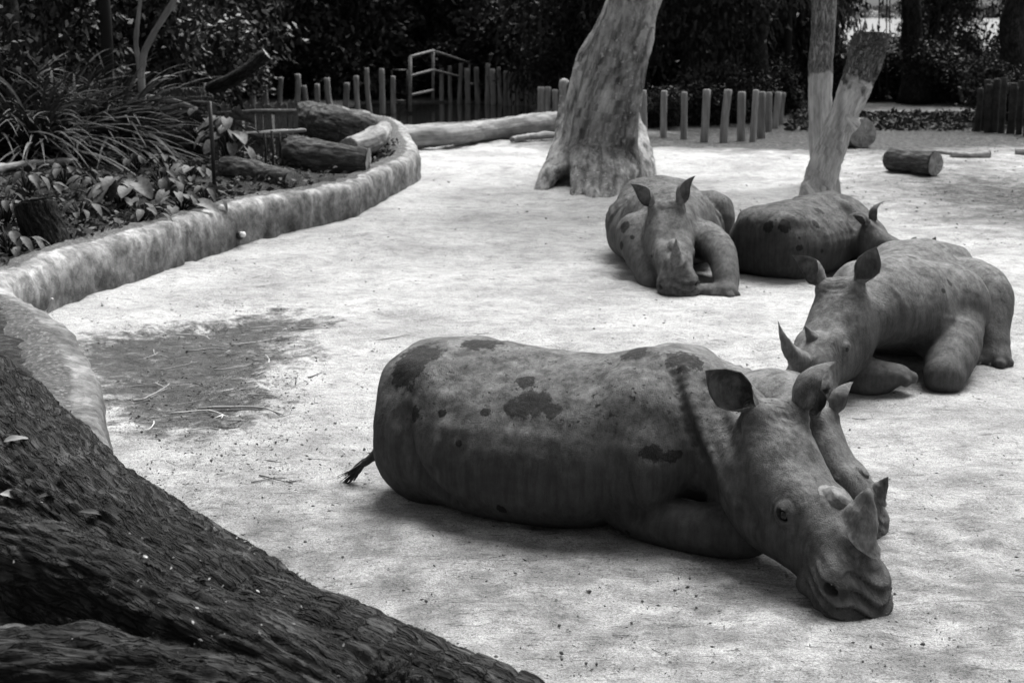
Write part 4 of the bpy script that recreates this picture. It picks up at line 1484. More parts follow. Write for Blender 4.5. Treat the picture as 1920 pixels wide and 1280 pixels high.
def twig(px, py, L, ang, m, label, group, dark=False):
    p = ground_at(px, py)
    o = link('twig', (TWD if dark else TW)[m % (5 if dark else 6)], None, None, label, 'twig', group)
    o.location = (p[0], p[1], gz(p[0], p[1]) + .0)
    o.rotation_euler = (0, 0, ang)
    o.scale = (L, L, L)
    return o


r2 = np.random.default_rng(91)
for i, (px, py, L, a) in enumerate([(350, 655, .55, .25), (430, 640, .5, .2), (540, 640, .55, .1), (300, 690, .4, .9), (250, 745, .6, .5), (370, 760, .85, .35), (320, 768, .6, .05), (470, 700, .4, .8), (520, 775, .35, .9), (230, 720, .35, .6), (400, 690, .45, -.2), (330, 620, .5, .1), (470, 610, .5, .15), (560, 612, .5, -.1), (620, 605, .5, .1), (690, 640, .5, .7), (260, 670, .3, .4), (430, 780, .5, .15), (350, 800, .35, .3), (490, 655, .35, -.4)]):
    twig(px, py, L * .9, a, i, 'pale crooked twig lying on the dark damp patch', 'twigs on the damp patch')
for i in range(70):
    px, py = r2.normal(390, 110), r2.normal(730, 85)
    twig(px, py, r2.uniform(.08, .32), r2.uniform(-1.4, 1.6), i, 'thin twig scattered on and around the damp patch', 'twigs round the damp patch', dark=i % 2 == 0)
for i in range(110):
    px, py = r2.uniform(240, 1900), r2.uniform(300, 1270)
    twig(px, py, r2.uniform(.05, .22) * (1 if py < 800 else .6), r2.uniform(-.6, .8), i, 'small dark twig scattered on the open sand', 'twigs on the open sand', dark=i % 3 != 0)
for i, (px, py, L, a) in enumerate([(1110, 1095, .16, -.5), (1290, 1095, .10, -.9), (1880, 1060, .12, -.8)]):
    twig(px, py, L, a, i + 1, 'curled dry twig on the sand near the foreground rhinoceros', 'twigs near the foreground rhinoceros', dark=True)
# hanging dry root over the wall at the left edge
P = [ground_at(98, 560, .30), ground_at(88, 585, .16), ground_at(60, 600, .08), ground_at(28, 602, .07)]
MB().tube(P, [.014, .016, .017, .012], 6, sub=5).build('dry_root', TWIG, None, label='pale dry root curling over the wall foot at the left edge', cat='root')

r2 = np.random.default_rng(92)
C = []
for k_ in range(4):
    n = (9000, 4200, 3000, 2600)[k_]
    if k_ == 0:
        px, py = r2.uniform(100, 1920, n), 300 + 980 * r2.uniform(0, 1, n) ** 1.1
    elif k_ == 1:
        px, py = r2.normal(380, 150, n), r2.normal(720, 80, n)
    elif k_ == 2:
        px, py = r2.normal(1800, 160, n), r2.normal(340, 50, n)
    else:
        px, py = r2.normal(420, 170, n), r2.normal(900, 60, n)
    for a, b in zip(px, py):
        if b > 235:
            C.append(ground_at(a, b))
C = np.array(C)
keep = (poly_sdf(C[:, :2], np.vstack([WP[:, :2], [[-60, 40], [-60, 0]]])) > .05) & (fbm(C, .8, 3, 77) > r2.uniform(-.9, .6, len(C)))
C = C[keep]
C[:, 2] = .035 * fbm(C * [1, 1, 0], .35, 3, 3) + .012
L = .005 + .026 * r2.uniform(0, 1, len(C)) ** 2.2 * np.interp(C[:, 1], [6, 12, 20, 30], [1, 1.4, 2.2, 3])
V, F = leaf_cloud(C, np.column_stack([r2.normal(0, 1, (len(C), 2)), r2.normal(.1, .15, len(C))]), L, L * r2.uniform(.12, .45, len(C)), r2, .2)
t = NT('leaf_litter')
LIT = t.done(t.ramp(t.noise(t.coord('Object'), 30, 2), [(.35, .03), (.55, .09), (.7, .25)]), .9)
link('ground_litter', mesh_from('ground_litter', V, F, False), LIT, None, 'fine dark leaf and bark litter strewn over the sand', 'litter', kind='stuff')
# pebbles and clods
ico_v = []
bm_ = bmesh.new()
bmesh.ops.create_icosphere(bm_, subdivisions=1, radius=1.0)
ico_v = np.array([v.co[:] for v in bm_.verts])
ico_f = np.array([[v.index for v in f.verts] for f in bm_.faces])
bm_.free()
PV, PF, n0 = [], [], 0
for i in range(2600):
    a, b = (r2.uniform(200, 1920), r2.uniform(420, 1280)) if i % 3 else (r2.normal(400, 140), r2.normal(760, 90))
    p = ground_at(a, b)
    if b < 300 or p[0] < wall_x(np.array([p[1]]))[0] + .1:
        continue
    sz = .003 + .007 * r2.uniform() ** 5
    PV.append(p * [1, 1, 0] + [0, 0, gz(p[0], p[1]) + sz * .3] + ico_v * r2.uniform(.6, 1.3, 3) * sz * (1 + .25 * r2.normal(0, 1, (len(ico_v), 1))))
    PF.append(ico_f + n0)
    n0 += len(ico_v)
t = NT('pebble')
PEB = t.done(t.ramp(t.noise(t.coord('Object'), 11, 2), [(.3, .07), (.5, .16), (.7, .3)]), .9)
link('pebbles', mesh_from('pebbles', np.concatenate(PV), np.concatenate(PF), False), PEB, None, 'small pebbles and clods scattered over the sand', 'pebbles', kind='stuff')
# leaf litter under the trees at the back right
n = 3800
C = np.array([ground_at(a, b) for a, b in zip(r2.uniform(1480, 1900, n), 214 + 34 * r2.uniform(0, 1, n) ** 1.3)])
L = r2.uniform(.06, .22, n)
C[:, 2] = .03
V, F = leaf_cloud(C, np.column_stack([r2.normal(0, 1, (n, 2)), r2.uniform(0, .7, n)]), L, L * .5, r2, .2)
link('leaf_litter', mesh_from('leaf_litter', V, F, False), LEAF_BED, None, 'low weeds and dead leaves under the trees at the back right', 'litter', kind='stuff')

# ------------------------------------------------------------------ bits lying on the foreground trunk
fv = np.empty(len(fgo.data.vertices) * 3, np.float32)
fgo.data.vertices.foreach_get('co', fv)
fv = fv.reshape(-1, 3).astype(float)
fn_ = np.empty(len(fgo.data.vertices) * 3, np.float32)
fgo.data.vertices.foreach_get('normal', fn_)
fn_ = fn_.reshape(-1, 3)
dv = fv - [0, 0, CAM_H]
zc = dv @ CAM_FW
fx, fy = 960 + FPX * dv[:, 0] / zc, 640 - FPX * (dv @ CAM_UP) / zc
def on_trunk(px, py):
    d = np.hypot(fx - px, fy - py)
    c = np.argsort(d)[:24]
    return fv[c[np.argmin(zc[c])]], fn_[c[np.argmin(zc[c])]]
up_i = np.where((fn_[:, 2] > .35) & (fx > 0) & (fx < 1100) & (fy < 1290))[0]
w = np.exp(-(((fx[up_i] - 500) / 260) ** 2 + ((fy[up_i] - 1080) / 110) ** 2)) + .12
sel = r2.choice(up_i, 300, p=w / w.sum(), replace=False)
C = fv[sel] + fn_[sel] * .006
L = r2.uniform(.006, .022, len(C))
V, F = leaf_cloud(C, r2.normal(0, 1, C.shape) - fn_[sel] * .3, L, L * r2.uniform(.3, .7, len(C)), r2, .1)
t = NT('pale_petals')
PET = t.done(t.ramp(t.noise(t.coord('Object'), 40, 2), [(.35, .05), (.55, .16), (.68, .5)]), .8)
link('fallen_petals', mesh_from('fallen_petals', V, F, False), PET, None, 'pale petals and chips strewn over the foreground trunk', 'petals', kind='stuff')
DRY = leaf_material('dry_leaf', .08, .15, .24, .2, .6)
for i, (px, py, L, a, lab) in enumerate([(10, 832, .10, .4, 'pale dry leaf on the foreground trunk at the left edge, the upper one'), (8, 925, .10, -.8, 'pale curled dry leaf on the foreground trunk at the left edge, the lower one'), (70, 935, .17, .2, 'long arching leaf lying on the foreground trunk'), (150, 960, .14, -.5, 'dark leaf in the fork of the foreground trunk')]):
    p, nn2 = on_trunk(px, py)
    lm = broad_leaf(L, L * (.2 if i > 1 else .42), 0, i, .4)
    o = link('fallen_leaf', lm, LEAF_BED if i >= 2 else DRY, None, lab, 'leaf')
    o.location = p + nn2 * .02
    o.rotation_euler = (.3, -.35, a)
# thin vines hanging from the trees at the back
for i, (px, y0, y1) in enumerate([(1648, -60, 185), (1662, -60, 178), (1690, -40, 205), (1702, -60, 170), (1668, -60, 120)]):
    P = [at(px + 2, y0, 43.5), at(px, (y0 + y1) / 2, 43.5), at(px + 1, y1, 43.4)]
    MB().tube(P, [.018, .018, .012], 5, sub=4).build('hanging_vine', BARK_FAR, None, label='thin dark vine hanging under the bright gap, ' + ORD[sorted([1648, 1662, 1690, 1702, 1668]).index(px)] + ' from the left', cat='vine', group='hanging vines')
TRUNK = [  # x, top, bottom, halfwidth, mid
    (-1.15, .46, .36, .05, .42), (-1.12, .62, .20, .27, .41), (-1.05, .77, .08, .42, .40), (-.92, .865, .0, .51, .38),
    (-.70, .895, -.04, .58, .36), (-.42, .855, -.05, .645, .33), (-.15, .82, -.06, .685, .31), (.12, .815, -.06, .685, .31),
    (.40, .845, -.05, .64, .34), (.64, .895, -.02, .56, .38), (.84, .89, .04, .48, .42), (1.02, .82, .12, .39, .45),
    (1.15, .72, .22, .26, .47), (1.22, .58, .36, .05, .48)]

HEAD = [  # u (towards the lips), top, bottom, halfwidth, mid
    (-.10, .015, -.06, .04, -.02), (-.075, .06, -.12, .13, -.02), (-.02, .095, -.22, .185, -.03), (.07, .105, -.34, .222, -.07),
    (.18, .09, -.42, .235, -.13), (.30, .07, -.435, .228, -.14), (.42, .062, -.41, .208, -.13), (.53, .072, -.36, .188, -.11),
    (.64, .085, -.315, .170, -.10), (.74, .08, -.285, .165, -.10), (.83, .045, -.275, .182, -.11), (.92, -.01, -.275, .197, -.13),
    (1.0, -.07, -.265, .184, -.15), (1.05, -.12, -.23, .13, -.17), (1.07, -.15, -.19, .04, -.17)]


def frame(fwd, up):
    """columns: forward, left, up"""
    f = nrm(fwd)
    w = np.asarray(up, float)
    w = nrm(w - f * (w @ f))
    v = np.cross(w, f)
    return np.column_stack([f, v, w])


def make_ear(base, d, o, length=.25, width=.075):
    """trumpet-shaped ear: points along d, opens towards o; returns verts, faces"""
    d = nrm(d)
    o = np.asarray(o, float)
    o = nrm(o - d * (o @ d))
    s = np.cross(d, o)
    ns, na = 15, 17
    V = []
    for layer in (0, 1):
        for i in range(ns):
            t = i / (ns - 1)
            r = width * np.interp(t, [0, .12, .3, .5, .7, .83, .93, 1], [.45, .58, .88, 1.0, .80, .52, .25, .02])
            half = math.pi * np.interp(t, [0, .12, .28, .55, 1], [1.0, .90, .60, .44, .36])
            rr = r - layer * 0.007 * (1 - .6 * t)
            for j in range(na):
                a = -half + 2 * half * j / (na - 1)
                lip = 1 + .16 * math.sin(math.pi * t) * (abs(a) / half) ** 4
                off = -o * math.cos(a) * rr * lip + s * math.sin(a) * rr * lip * 1.0
                V.append(np.asarray(base) + d * (length * t) + off + o * (.035 * t * t - .012) + o * (length * .10) * t ** 3)
    F = []
    N = ns * na
    for i in range(ns - 1):
        for j in range(na - 1):
            q = (i * na + j, i * na + j + 1, (i + 1) * na + j + 1, (i + 1) * na + j)
            F.append(q[::-1])
            F.append(tuple(N + x for x in q))
    for j in range(na - 1):
        a = (ns - 1) * na + j
        F.append((a, a + 1, N + a + 1, N + a))
    for i in range(ns - 1):
        for j in (0, na - 1):
            a, b = i * na + j, (i + 1) * na + j
            F.append((a, b, N + b, N + a) if j == 0 else (b, a, N + a, N + b))
    return np.array(V), np.array(F)


def make_horn(M, base, height, r0, lean=0.25, flat=1.0, curve=0.0, cut=0.0, seed=1, power=0.8):
    """horn growing along head-up; M head frame; local coords; returns MB"""
    f, v, w = M[:, 0], M[:, 1], M[:, 2]
    mb = MB()
    n, sides = 16, 20
    V = []
    for i in range(n):
        t = i / (n - 1)
        tt = t * (1 - cut)
        rad = r0 * max(.03, (1 - tt) ** power)
        if t < .16:
            rad *= 1 + .22 * (1 - t / .16) ** 2
        c = np.asarray(base) + w * height * t + f * height * (lean * t - curve * t * t)
        for j in range(sides):
            a = 2 * math.pi * j / sides
            V.append(c + f * math.cos(a) * rad * 1.12 + v * math.sin(a) * rad * flat)
    V = np.array(V)
    ax = np.repeat(np.array([np.asarray(base) + w * height * t + f * height * (lean * t - curve * t * t) for t in np.linspace(0, 1, n)]), sides, axis=0)
    V = V + (V - ax) * (0.09 * fbm(V * np.array([1, 1, 1.0]), 16, 3, seed))[:, None] + 0.006 * np.stack([fbm(V, 30, 2, seed + 9 + q) for q in range(3)], 1)
    F = []
    for i in range(n - 1):
        for j in range(sides):
            k = (j + 1) % sides
            F.append((i * sides + j, i * sides + k, (i + 1) * sides + k, (i + 1) * sides + j))
    F.append(tuple((n - 1) * sides + j for j in range(sides)))
    mb.add(V, F)
    return mb


def skin_material(name, base=.11, seed=0.0):
    t = NT(name)
    co = t.coord('Object')
    mp = t.n('Mapping')
    mp.inputs['Location'].default_value = (seed * 3.1, seed * 1.7, seed)
    t.l(co, mp.inputs[0])
    co = mp.outputs[0]
    big = t.noise(co, 2.2, 5, .6)
    mid = t.noise(co, 14, 5, .6)
    col = t.ramp(big, [(.28, base * .72), (.5, base), (.75, base * 1.38)])
    col = t.mix(.5, col, t.ramp(mid, [(.3, .55), (.72, 1.35)]), 'MULTIPLY')
    # pale dry dusting, plus light from above painted into upward-facing skin
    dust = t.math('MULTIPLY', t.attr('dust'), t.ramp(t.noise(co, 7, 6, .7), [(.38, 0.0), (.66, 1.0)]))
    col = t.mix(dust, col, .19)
    spmp = t.n('Mapping')
    spmp.inputs['Scale'].default_value = (15, 15, 7)
    t.l(co, spmp.inputs[0])
    # dark wet mud blotches, their centres given by the skin's own attribute
    sp = t.math('ADD', t.attr('spot'), t.math('MULTIPLY', t.math('SUBTRACT', t.noise(spmp.outputs[0], 1.0, 7, .72), .5), 1.25))
    spm = t.ramp(sp, [(.47, 0.0), (.55, 1.0)])
    speck = t.ramp(t.noise(co, 30, 5, .6), [(.60, 0.0), (.66, 1.0)])
    speck = t.math('MULTIPLY', speck, t.attr('speck'))
    wet = t.math('MAXIMUM', spm, speck)
    col = t.mix(t.math('MULTIPLY', wet, t.ramp(t.noise(co, 40, 4, .6), [(.25, .75), (.55, 1.0)])), col, base * .16)
    dr = t.n('Mapping')
    dr.inputs['Scale'].default_value = (26, 26, 2.4)
    t.l(co, dr.inputs[0])
    drip = t.ramp(t.noise(dr.outputs[0], 1.0, 5, .65), [(.36, .55), (.56, 1.0), (.72, 1.25)])
    col = t.mix(.7, col, drip, 'MULTIPLY')                     # dried runs down the flank
    # creases are darker
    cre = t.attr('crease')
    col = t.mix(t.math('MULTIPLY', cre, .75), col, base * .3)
    cell = t.voro(co, 105, 'DISTANCE_TO_EDGE')
    cellr = t.ramp(cell, [(0.0, 0.0), (.14, 1.0)])
    col = t.mix(.35, col, t.ramp(cell, [(0.0, .45), (.12, 1.05)]), 'MULTIPLY')
    wr = t.n('TexWave', i_Scale=9.0, i_Distortion=9.0, i_Detail=3.0, i_Detail_Scale=1.6)
    t.l(co, wr.inputs[0])
    h = t.math('ADD', t.math('MULTIPLY', cellr, .35), t.math('MULTIPLY', t.noise(co, 32, 4, .55), .8))
    h = t.math('ADD', h, t.math('MULTIPLY', wr.outputs[1], .12))
    hv = t.n('Attribute', attribute_name='head').outputs['Vector']
    sx = t.n('SeparateXYZ')
    t.l(hv, sx.inputs[0])
    hu, hvv, hw_ = sx.outputs
    av = t.math('ABSOLUTE', hvv)
    wob = t.math('MULTIPLY', t.math('SUBTRACT', t.noise(co, 9, 3), .5), 1.0)
    sq = lambda x: t.math('MULTIPLY', x, x)
    gauss = lambda x, c, w: t.math('POWER', 2.718, t.math('MULTIPLY', sq(t.math('DIVIDE', t.math('SUBTRACT', x, c), w)), -1.0))
    ed = t.math('SQRT', t.math('ADD', t.math('ADD', sq(t.math('SUBTRACT', hu, .52)), sq(t.math('SUBTRACT', av, .18))), sq(t.math('ADD', hw_, .05))))
    w1 = t.math('MULTIPLY', t.math('SINE', t.math('ADD', t.math('MULTIPLY', ed, 330.0), t.math('MULTIPLY', wob, 14.0))), gauss(ed, .10, .04))
    w2 = t.math('MULTIPLY', t.math('SINE', t.math('ADD', t.math('MULTIPLY', t.math('ADD', hw_, t.math('MULTIPLY', sq(hvv), 1.2)), 230.0), t.math('MULTIPLY', wob, 14.0))), gauss(hu, .92, .13))
    w3 = t.math('MULTIPLY', t.math('SINE', t.math('ADD', t.math('MULTIPLY', t.math('ADD', hu, t.math('MULTIPLY', sq(hvv), 1.5)), 200.0), t.math('MULTIPLY', wob, 20.0))), gauss(hu, -.02, .10))
    wk = t.math('ADD', t.math('ADD', t.math('MULTIPLY', w1, .35), t.math('MULTIPLY', w2, .6)), t.math('MULTIPLY', w3, .35))
    wk = t.math('MULTIPLY', wk, gauss(hvv, 0.0, .26))
    wk = t.math('MULTIPLY', wk, t.ramp(t.noise(co, 8, 3), [(.40, .0), (.62, 1.0)]))
    nrmn = t.bump(h, .009, .7)
    nrmn = t.bump(wk, .006, .9, nrmn)
    sgm = t.n('Mapping')
    sgm.inputs['Scale'].default_value = (10, 10, 2.2)
    t.l(co, sgm.inputs[0])
    sag = t.noise(sgm.outputs[0], 1.0, 3, .5, 1.2)
    nrmn = t.bump(t.math('ABSOLUTE', t.math('SUBTRACT', sag, .5)), .014, .5, nrmn)
    return t.done(col, .8, nrmn, .2)


def horn_material():
    t = NT('rhino_horn')
    co = t.coord('Object')
    n1 = t.noise(co, 9, 5, .65)
    mp = t.n('Mapping')
    mp.inputs['Scale'].default_value = (60, 60, 9)
    t.l(co, mp.inputs[0])
    fib = t.noise(mp.outputs[0], 1.0, 4, .6)
    col = t.ramp(t.math('ADD', t.math('MULTIPLY', n1, .7), t.math('MULTIPLY', fib, .3)), [(.36, .03), (.52, .085), (.68, .2)])
    return t.done(col, .7, t.bump(t.math('ADD', fib, n1), .006, .8), .35)


def pale_horn_material():
    t = NT('worn_and_lit_horn')
    co = t.coord('Object')
    n1 = t.noise(co, 22, 5, .65)
    return t.done(t.ramp(n1, [(.3, .05), (.5, .12), (.7, .2)]), .75, t.bump(n1, .008, .8), .3)


MAT_HORN = horn_material()
MAT_STUB = pale_horn_material()
_t = NT('eyeball')
MAT_EYE = _t.done(.004, .2, None, .35)
_t = NT('tail_hair')
MAT_HAIR = _t.done(.02, .7)
_t = NT('toenail')
_c = _t.coord('Object')
MAT_NAIL = _t.done(_t.ramp(_t.noise(_c, 18, 4), [(.3, .09), (.7, .24)]), .55, _t.bump(_t.noise(_c, 40, 3), .004), .4)


def rhino(label, loc, yaw, sc, poll, hfwd, hup, legs, seed, voxel=.014, trunk=None, ears=None, horns=None, group=None, spots=(),
          speck=1.0, dust=1.0, base=.05, neck_r=(.32, .27, .23, .19), feet=(), tail=None, folds=(), head_len=1.0, eye_scale=1.0,  # dust scales both the dusting and the painted top light
          extra=(), shoulder=1.0, neck_mid=None, hip=1.0, throat=(.28, .24, .13), roll=0.0, arm_z=.30, head_k=.035):
    """poll, hfwd and hup are given in world space; legs in the animal's own space (metres, before scale)"""
    loc = np.asarray(loc, float)
    Ry = np.array([[math.cos(yaw), -math.sin(yaw), 0], [math.sin(yaw), math.cos(yaw), 0], [0, 0, 1]])
    inv = lambda p: (Ry.T @ (np.asarray(p, float) - loc)) / sc
    P0 = inv(poll)
    legs = [dict(L, p=[inv(at(*q)) for q in L['w']], r=np.array(L['r']) / sc) if 'w' in L else L for L in legs]
    feet = [dict(f, c=inv(at(*f['w'])), f=Ry.T @ np.array(f['f'], float)) if 'w' in f else f for f in feet]
    M = frame(Ry.T @ np.asarray(hfwd, float), Ry.T @ np.asarray(hup, float))
    HL = head_len
    hd = lambda u, v, w: P0 + M @ (np.array([u, v, w], float) * HL)
    tip = hd(1.0, 0, -.15)
    tr = np.array(trunk if trunk is not None else TRUNK)
    pts = [P0, tip, hd(.4, 0, -.4), hd(.4, .3, 0), hd(.4, -.3, 0)] + [np.array(q) for L in legs for q in L['p']] + ([np.array(q) for q in tail] if tail else [])
    pts = np.array(pts)
    lo = np.minimum(pts.min(0) - .25, [-1.3, -.95, -.10])
    hi = np.maximum(pts.max(0) + .25, [1.3, .95, 1.12])
    lo[2], hi[2] = -.10, max(1.15, P0[2] + .3)
    F = Field(lo, hi, voxel / sc)
    I3 = np.eye(3)
    if roll:
        c, s = math.cos(roll), math.sin(roll)
        Mt = np.array([[1, 0, 0], [0, c, -s], [0, s, c]])
    else:
        Mt = I3
    # trunk with a spine ridge and soft rib undulation
    def rib(u, v, w):
        m = np.clip((w - .25) / .3, 0, 1) * np.clip(1 - np.abs(u + .15) / .55, 0, 1)
        return .0025 * np.sin(u * 38 + w * 7) * m + .0 * v
    F.loft((0, 0, 0), Mt, tr, 1.85, 2.7, .08, rib)
    xr = tr[0, 0]
    # pelvis and hip points, withers
    for s in (-1, 1):
        F.ell(Mt @ np.array([xr + .38, s * .28, .69]), (.15, .13, .13), k=.13)
        F.ell(Mt @ np.array([xr + .15, s * .22, .62]), (.11, .14, .16), k=.13)
        F.cap(Mt @ np.array([xr + .22, s * .33, .74]), Mt @ np.array([xr + .52, s * .47, .62]), .045, .05, k=.10)      # hip bone
        F.chain([Mt @ np.array([.54, s * .27, .80]), Mt @ np.array([.62, s * .42, .62]), Mt @ np.array([.72, s * .53, .40])], [.05, .055, .05], k=.10, ki=.05)   # shoulder blade
        for q in range(6):
            xx = -.38 + q * .125
            F.chain([Mt @ np.array([xx + .05, s * .44, .70]), Mt @ np.array([xx, s * .615, .53]), Mt @ np.array([xx - .05, s * .675, .36])], [.022, .03, .022], k=.055, ki=.03, sub=2)
        F.ell(Mt @ np.array([xr + .36, s * .40, .34]), (.32 * hip, .16, .36), frame((1, 0, -.35), (.35, 0, 1)), k=.045)
        F.ell(Mt @ np.array([.66, s * .34, .52]), (.24 * shoulder, .15, .32), frame((1, 0, .25), (-.25, 0, 1)), k=.14)
        F.ell(Mt @ np.array([.66, s * .42, arm_z]), (.26 * shoulder, .16, .25), frame((1, 0, -.2), (.2, 0, 1)), k=.06)
    F.ell(Mt @ np.array([.70, 0, .76]), (.30, .18, .14), k=.2)
    for e in extra:
        if len(e) == 4 and e[3] == 'w':
            F.ell(inv(at(*e[0])), np.array(e[1]) / sc, None, k=e[2])
            continue
        F.ell(e[0], e[1], e[2] if len(e) > 2 else None, k=e[3] if len(e) > 3 else .1)
    # limbs
    for L in legs:
        F.chain(L['p'], L['r'], k=L.get('k', .045), ki=.05, sub=L.get('sub', 3))
    if tail:
        F.chain(tail, np.linspace(.05, .016, len(tail)), k=.05, ki=.03, sub=3)
    # neck
    A = np.array([.86, 0, .56])
    Bn = hd(.13, 0, -.15)
    mid = (A + Bn) / 2 + np.array([.06, 0, .0]) if neck_mid is None else np.array(neck_mid)
    NP = np.array([A, A * .45 + mid * .55 + [.03, 0, 0], mid * .4 + Bn * .6, Bn])
    F.chain(NP, neck_r, k=.11, ki=.1, sub=3)
    if throat:
        F.chain([(1.0, 0, .34), (np.array([1.0, 0, .34]) + hd(.22, 0, -.20)) / 2, hd(.22, 0, -.15)], throat, k=.10, ki=.08, sub=2)
    # skull
    def hdisp(u, v, w):
        u, v, w = u / HL, v / HL, w / HL
        lipm = np.clip((u - .76) / .08, 0, 1) * np.clip((.02 - w) / .04, 0, 1) * np.clip((w + .2) / .03, 0, 1)
        d = .011 * np.sin((w + .10 * (u - .9) ** 2 * 8 + .02 * np.sin(v * 18)) * 2 * math.pi / .042) * lipm
        brow = np.exp(-((u - .02) / .09) ** 2) * np.clip((w - .0) / .06, 0, 1)
        d = d + .005 * np.sin((u + v * v * 3) * 2 * math.pi / .045) * brow
        return d * HL
    F.loft(P0, M, np.array(HEAD) * HL, 2.5, 2.3, head_k, hdisp)
    for s in (-1, 1):
        F.ell(hd(.21, s * .145, -.17), np.array([.17, .09, .17]) * HL, M, k=.05)             # cheek
        F.ell(hd(.50, s * .128, .01), np.array([.085, .042, .045]) * HL, M, k=.07)             # brow
        F.ell(hd(.60, s * .11, -.03), np.array([.10, .04, .05]) * HL, M, k=.07)
        F.ell(hd(.89, s * .135, -.075), np.array([.07, .05, .06]) * HL, M, k=.05)            # nostril wing
        F.ell(hd(.93, s * .165, -.075), np.array([.036, .034, .022]) * HL, M, k=.015, op='cut')
        F.cap(hd(.80, s * .195, -.175), hd(1.005, s * .165, -.20), .014 * HL, .014 * HL, k=.02, op='cut')   # mouth line
        F.ell(hd(.80, s * .150, -.20), np.array([.05, .035, .05]) * HL, M, k=.04)
        F.ell(hd(-.01, s * .125, .085), np.array([.075, .06, .05]) * HL, M, k=.06)             # ear root
    F.cap(hd(1.06, .10, -.20), hd(1.06, -.10, -.20), .014 * HL, .014 * HL, k=.02, op='cut')
    F.ell(hd(.735, 0, .07), np.array([.105, .10, .04]) * HL, M, k=.05)                             # horn bosses
    F.ell(hd(.56, 0, .07), np.array([.085, .085, .022]) * HL, M, k=.04)
    F.ell(hd(-.03, 0, .085), np.array([.07, .11, .05]) * HL, M, k=.06)
    # eyes: socket, lids, then the ball as a part
    eyes = []
    for s in (-1, 1):
        ec = hd(.515, s * .172, -.05)
        F.ell(ec, np.array([.060, .043, .050]) * HL * eye_scale, M, k=.016)
        eo = hd(.530, s * .214, -.048)
        F.ell(eo, np.array([.028, .024, .016]) * HL * eye_scale, M, k=.006, op='cut')
        eyes.append((hd(.528, s * .192, -.048), s))
        sl, X, Y, Z = F.sub(ec - .14 * HL, ec + .14 * HL)
        r = np.sqrt((X - ec[0]) ** 2 + (Y - ec[1]) ** 2 + (Z - ec[2]) ** 2) / HL
        F.D[sl] += .0035 * HL * np.sin(r * 2 * math.pi / .026 + 5 * X + 4 * Z) * np.exp(-((r - .075) / .025) ** 2)
    cam_l = inv((0, 0, CAM_H))
    def hit(px, py):
        d = nrm(Ry.T @ ray(px, py))
        t = np.arange(0, 60, voxel / sc * .5)
        Q = cam_l + t[:, None] * d
        K = np.round((Q - F.lo) / F.h).astype(int)
        ok = np.all((K >= 0) & (K < F.n), axis=1)
        Q, K = Q[ok], K[ok]
        if len(Q) == 0:
            return None
        v = F.D[K[:, 0], K[:, 1], K[:, 2]]
        i = np.argmax(v < 0.004)
        return Q[i] if v[i] < .02 else None
    # folds of skin: raised rolls with a groove behind them
    for fo in folds:
        if 'px' in fo:
            q = [hit(*x) for x in fo['px']]
            fo = dict(fo, p=[x for x in q if x is not None])
            if len(fo['p']) < 2:
                continue
            fo['r'] = np.full(len(fo['p']), fo['r'])
        F.chain(fo['p'], fo['r'], k=fo.get('k', .035), ki=.02, sub=4, op=fo.get('op', 'add'))
        if 'g' in fo:
            F.chain(np.array(fo['p']) + np.array(fo['g']), np.array(fo['r']) * .55, k=.03, ki=.02, sub=4, op='cut')
    # feet with toes
    nails = []
    for ft in feet:
        Mf = frame(ft['f'], ft.get('u', (0, 0, 1)))
        c = np.array(ft['c'])
        F.ell(c, (.135, .12, .085), Mf, k=.06)
        for a, L in ((-.85, .115), (0, .135), (.85, .115)):
            q = c + Mf @ np.array([math.cos(a) * L, math.sin(a) * L * .9, -.035])
            F.ell(q, (.05, .055, .05), Mf, k=.02)
            nails.append((c + Mf @ np.array([math.cos(a) * (L + .026), math.sin(a) * (L + .02) * .9, -.04]), Mf @ np.array([[math.cos(a), -math.sin(a), 0], [math.sin(a), math.cos(a), 0], [0, 0, 1]])))
    # general fleshy unevenness
    V, Fc = F.surface()
    e1, e2 = V[Fc[:, 1]] - V[Fc[:, 0]], V[Fc[:, 3]] - V[Fc[:, 0]]
    fn = np.cross(e1, e2)
    Fr = Fc.ravel()
    nn = np.stack([np.bincount(Fr, np.repeat(fn[:, c], 4), len(V)) for c in range(3)], 1)
    nn /= np.linalg.norm(nn, axis=1)[:, None] + 1e-12
    V = V + nn * (.006 * fbm(V + seed * 3.7, 3.2, 2, seed) + .002 * fbm(V + seed, 20, 2, seed + 5))[:, None]
    # concavity -> darker creases
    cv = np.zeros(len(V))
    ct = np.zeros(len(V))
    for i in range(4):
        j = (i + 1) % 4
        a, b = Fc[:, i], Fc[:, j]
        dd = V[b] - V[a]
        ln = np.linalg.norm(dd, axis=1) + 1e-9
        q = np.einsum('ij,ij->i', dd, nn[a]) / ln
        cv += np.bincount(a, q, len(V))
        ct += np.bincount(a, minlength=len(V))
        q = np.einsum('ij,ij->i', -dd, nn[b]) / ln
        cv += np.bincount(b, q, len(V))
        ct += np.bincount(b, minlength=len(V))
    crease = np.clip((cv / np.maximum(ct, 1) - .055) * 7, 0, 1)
    spot = np.zeros(len(V))
    for (c, r) in spots:
        if len(c) == 2:
            c = hit(*c)
            if c is None:
                continue
        c = np.asarray(c, float)
        d = np.linalg.norm((V - c) / np.asarray(r, float), axis=1)
        spot = np.maximum(spot, np.clip(1.0 - .5 * d, 0, 1))
    hl = (V - P0) @ M / HL
    ishead = (np.abs(hl[:, 1]) < .35) & (hl[:, 0] > .0) & (hl[:, 0] < 1.2) & (np.abs(hl[:, 2]) < .45)
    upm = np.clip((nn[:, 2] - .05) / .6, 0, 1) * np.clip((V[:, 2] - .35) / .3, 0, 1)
    speckv = upm * (~ishead) * speck
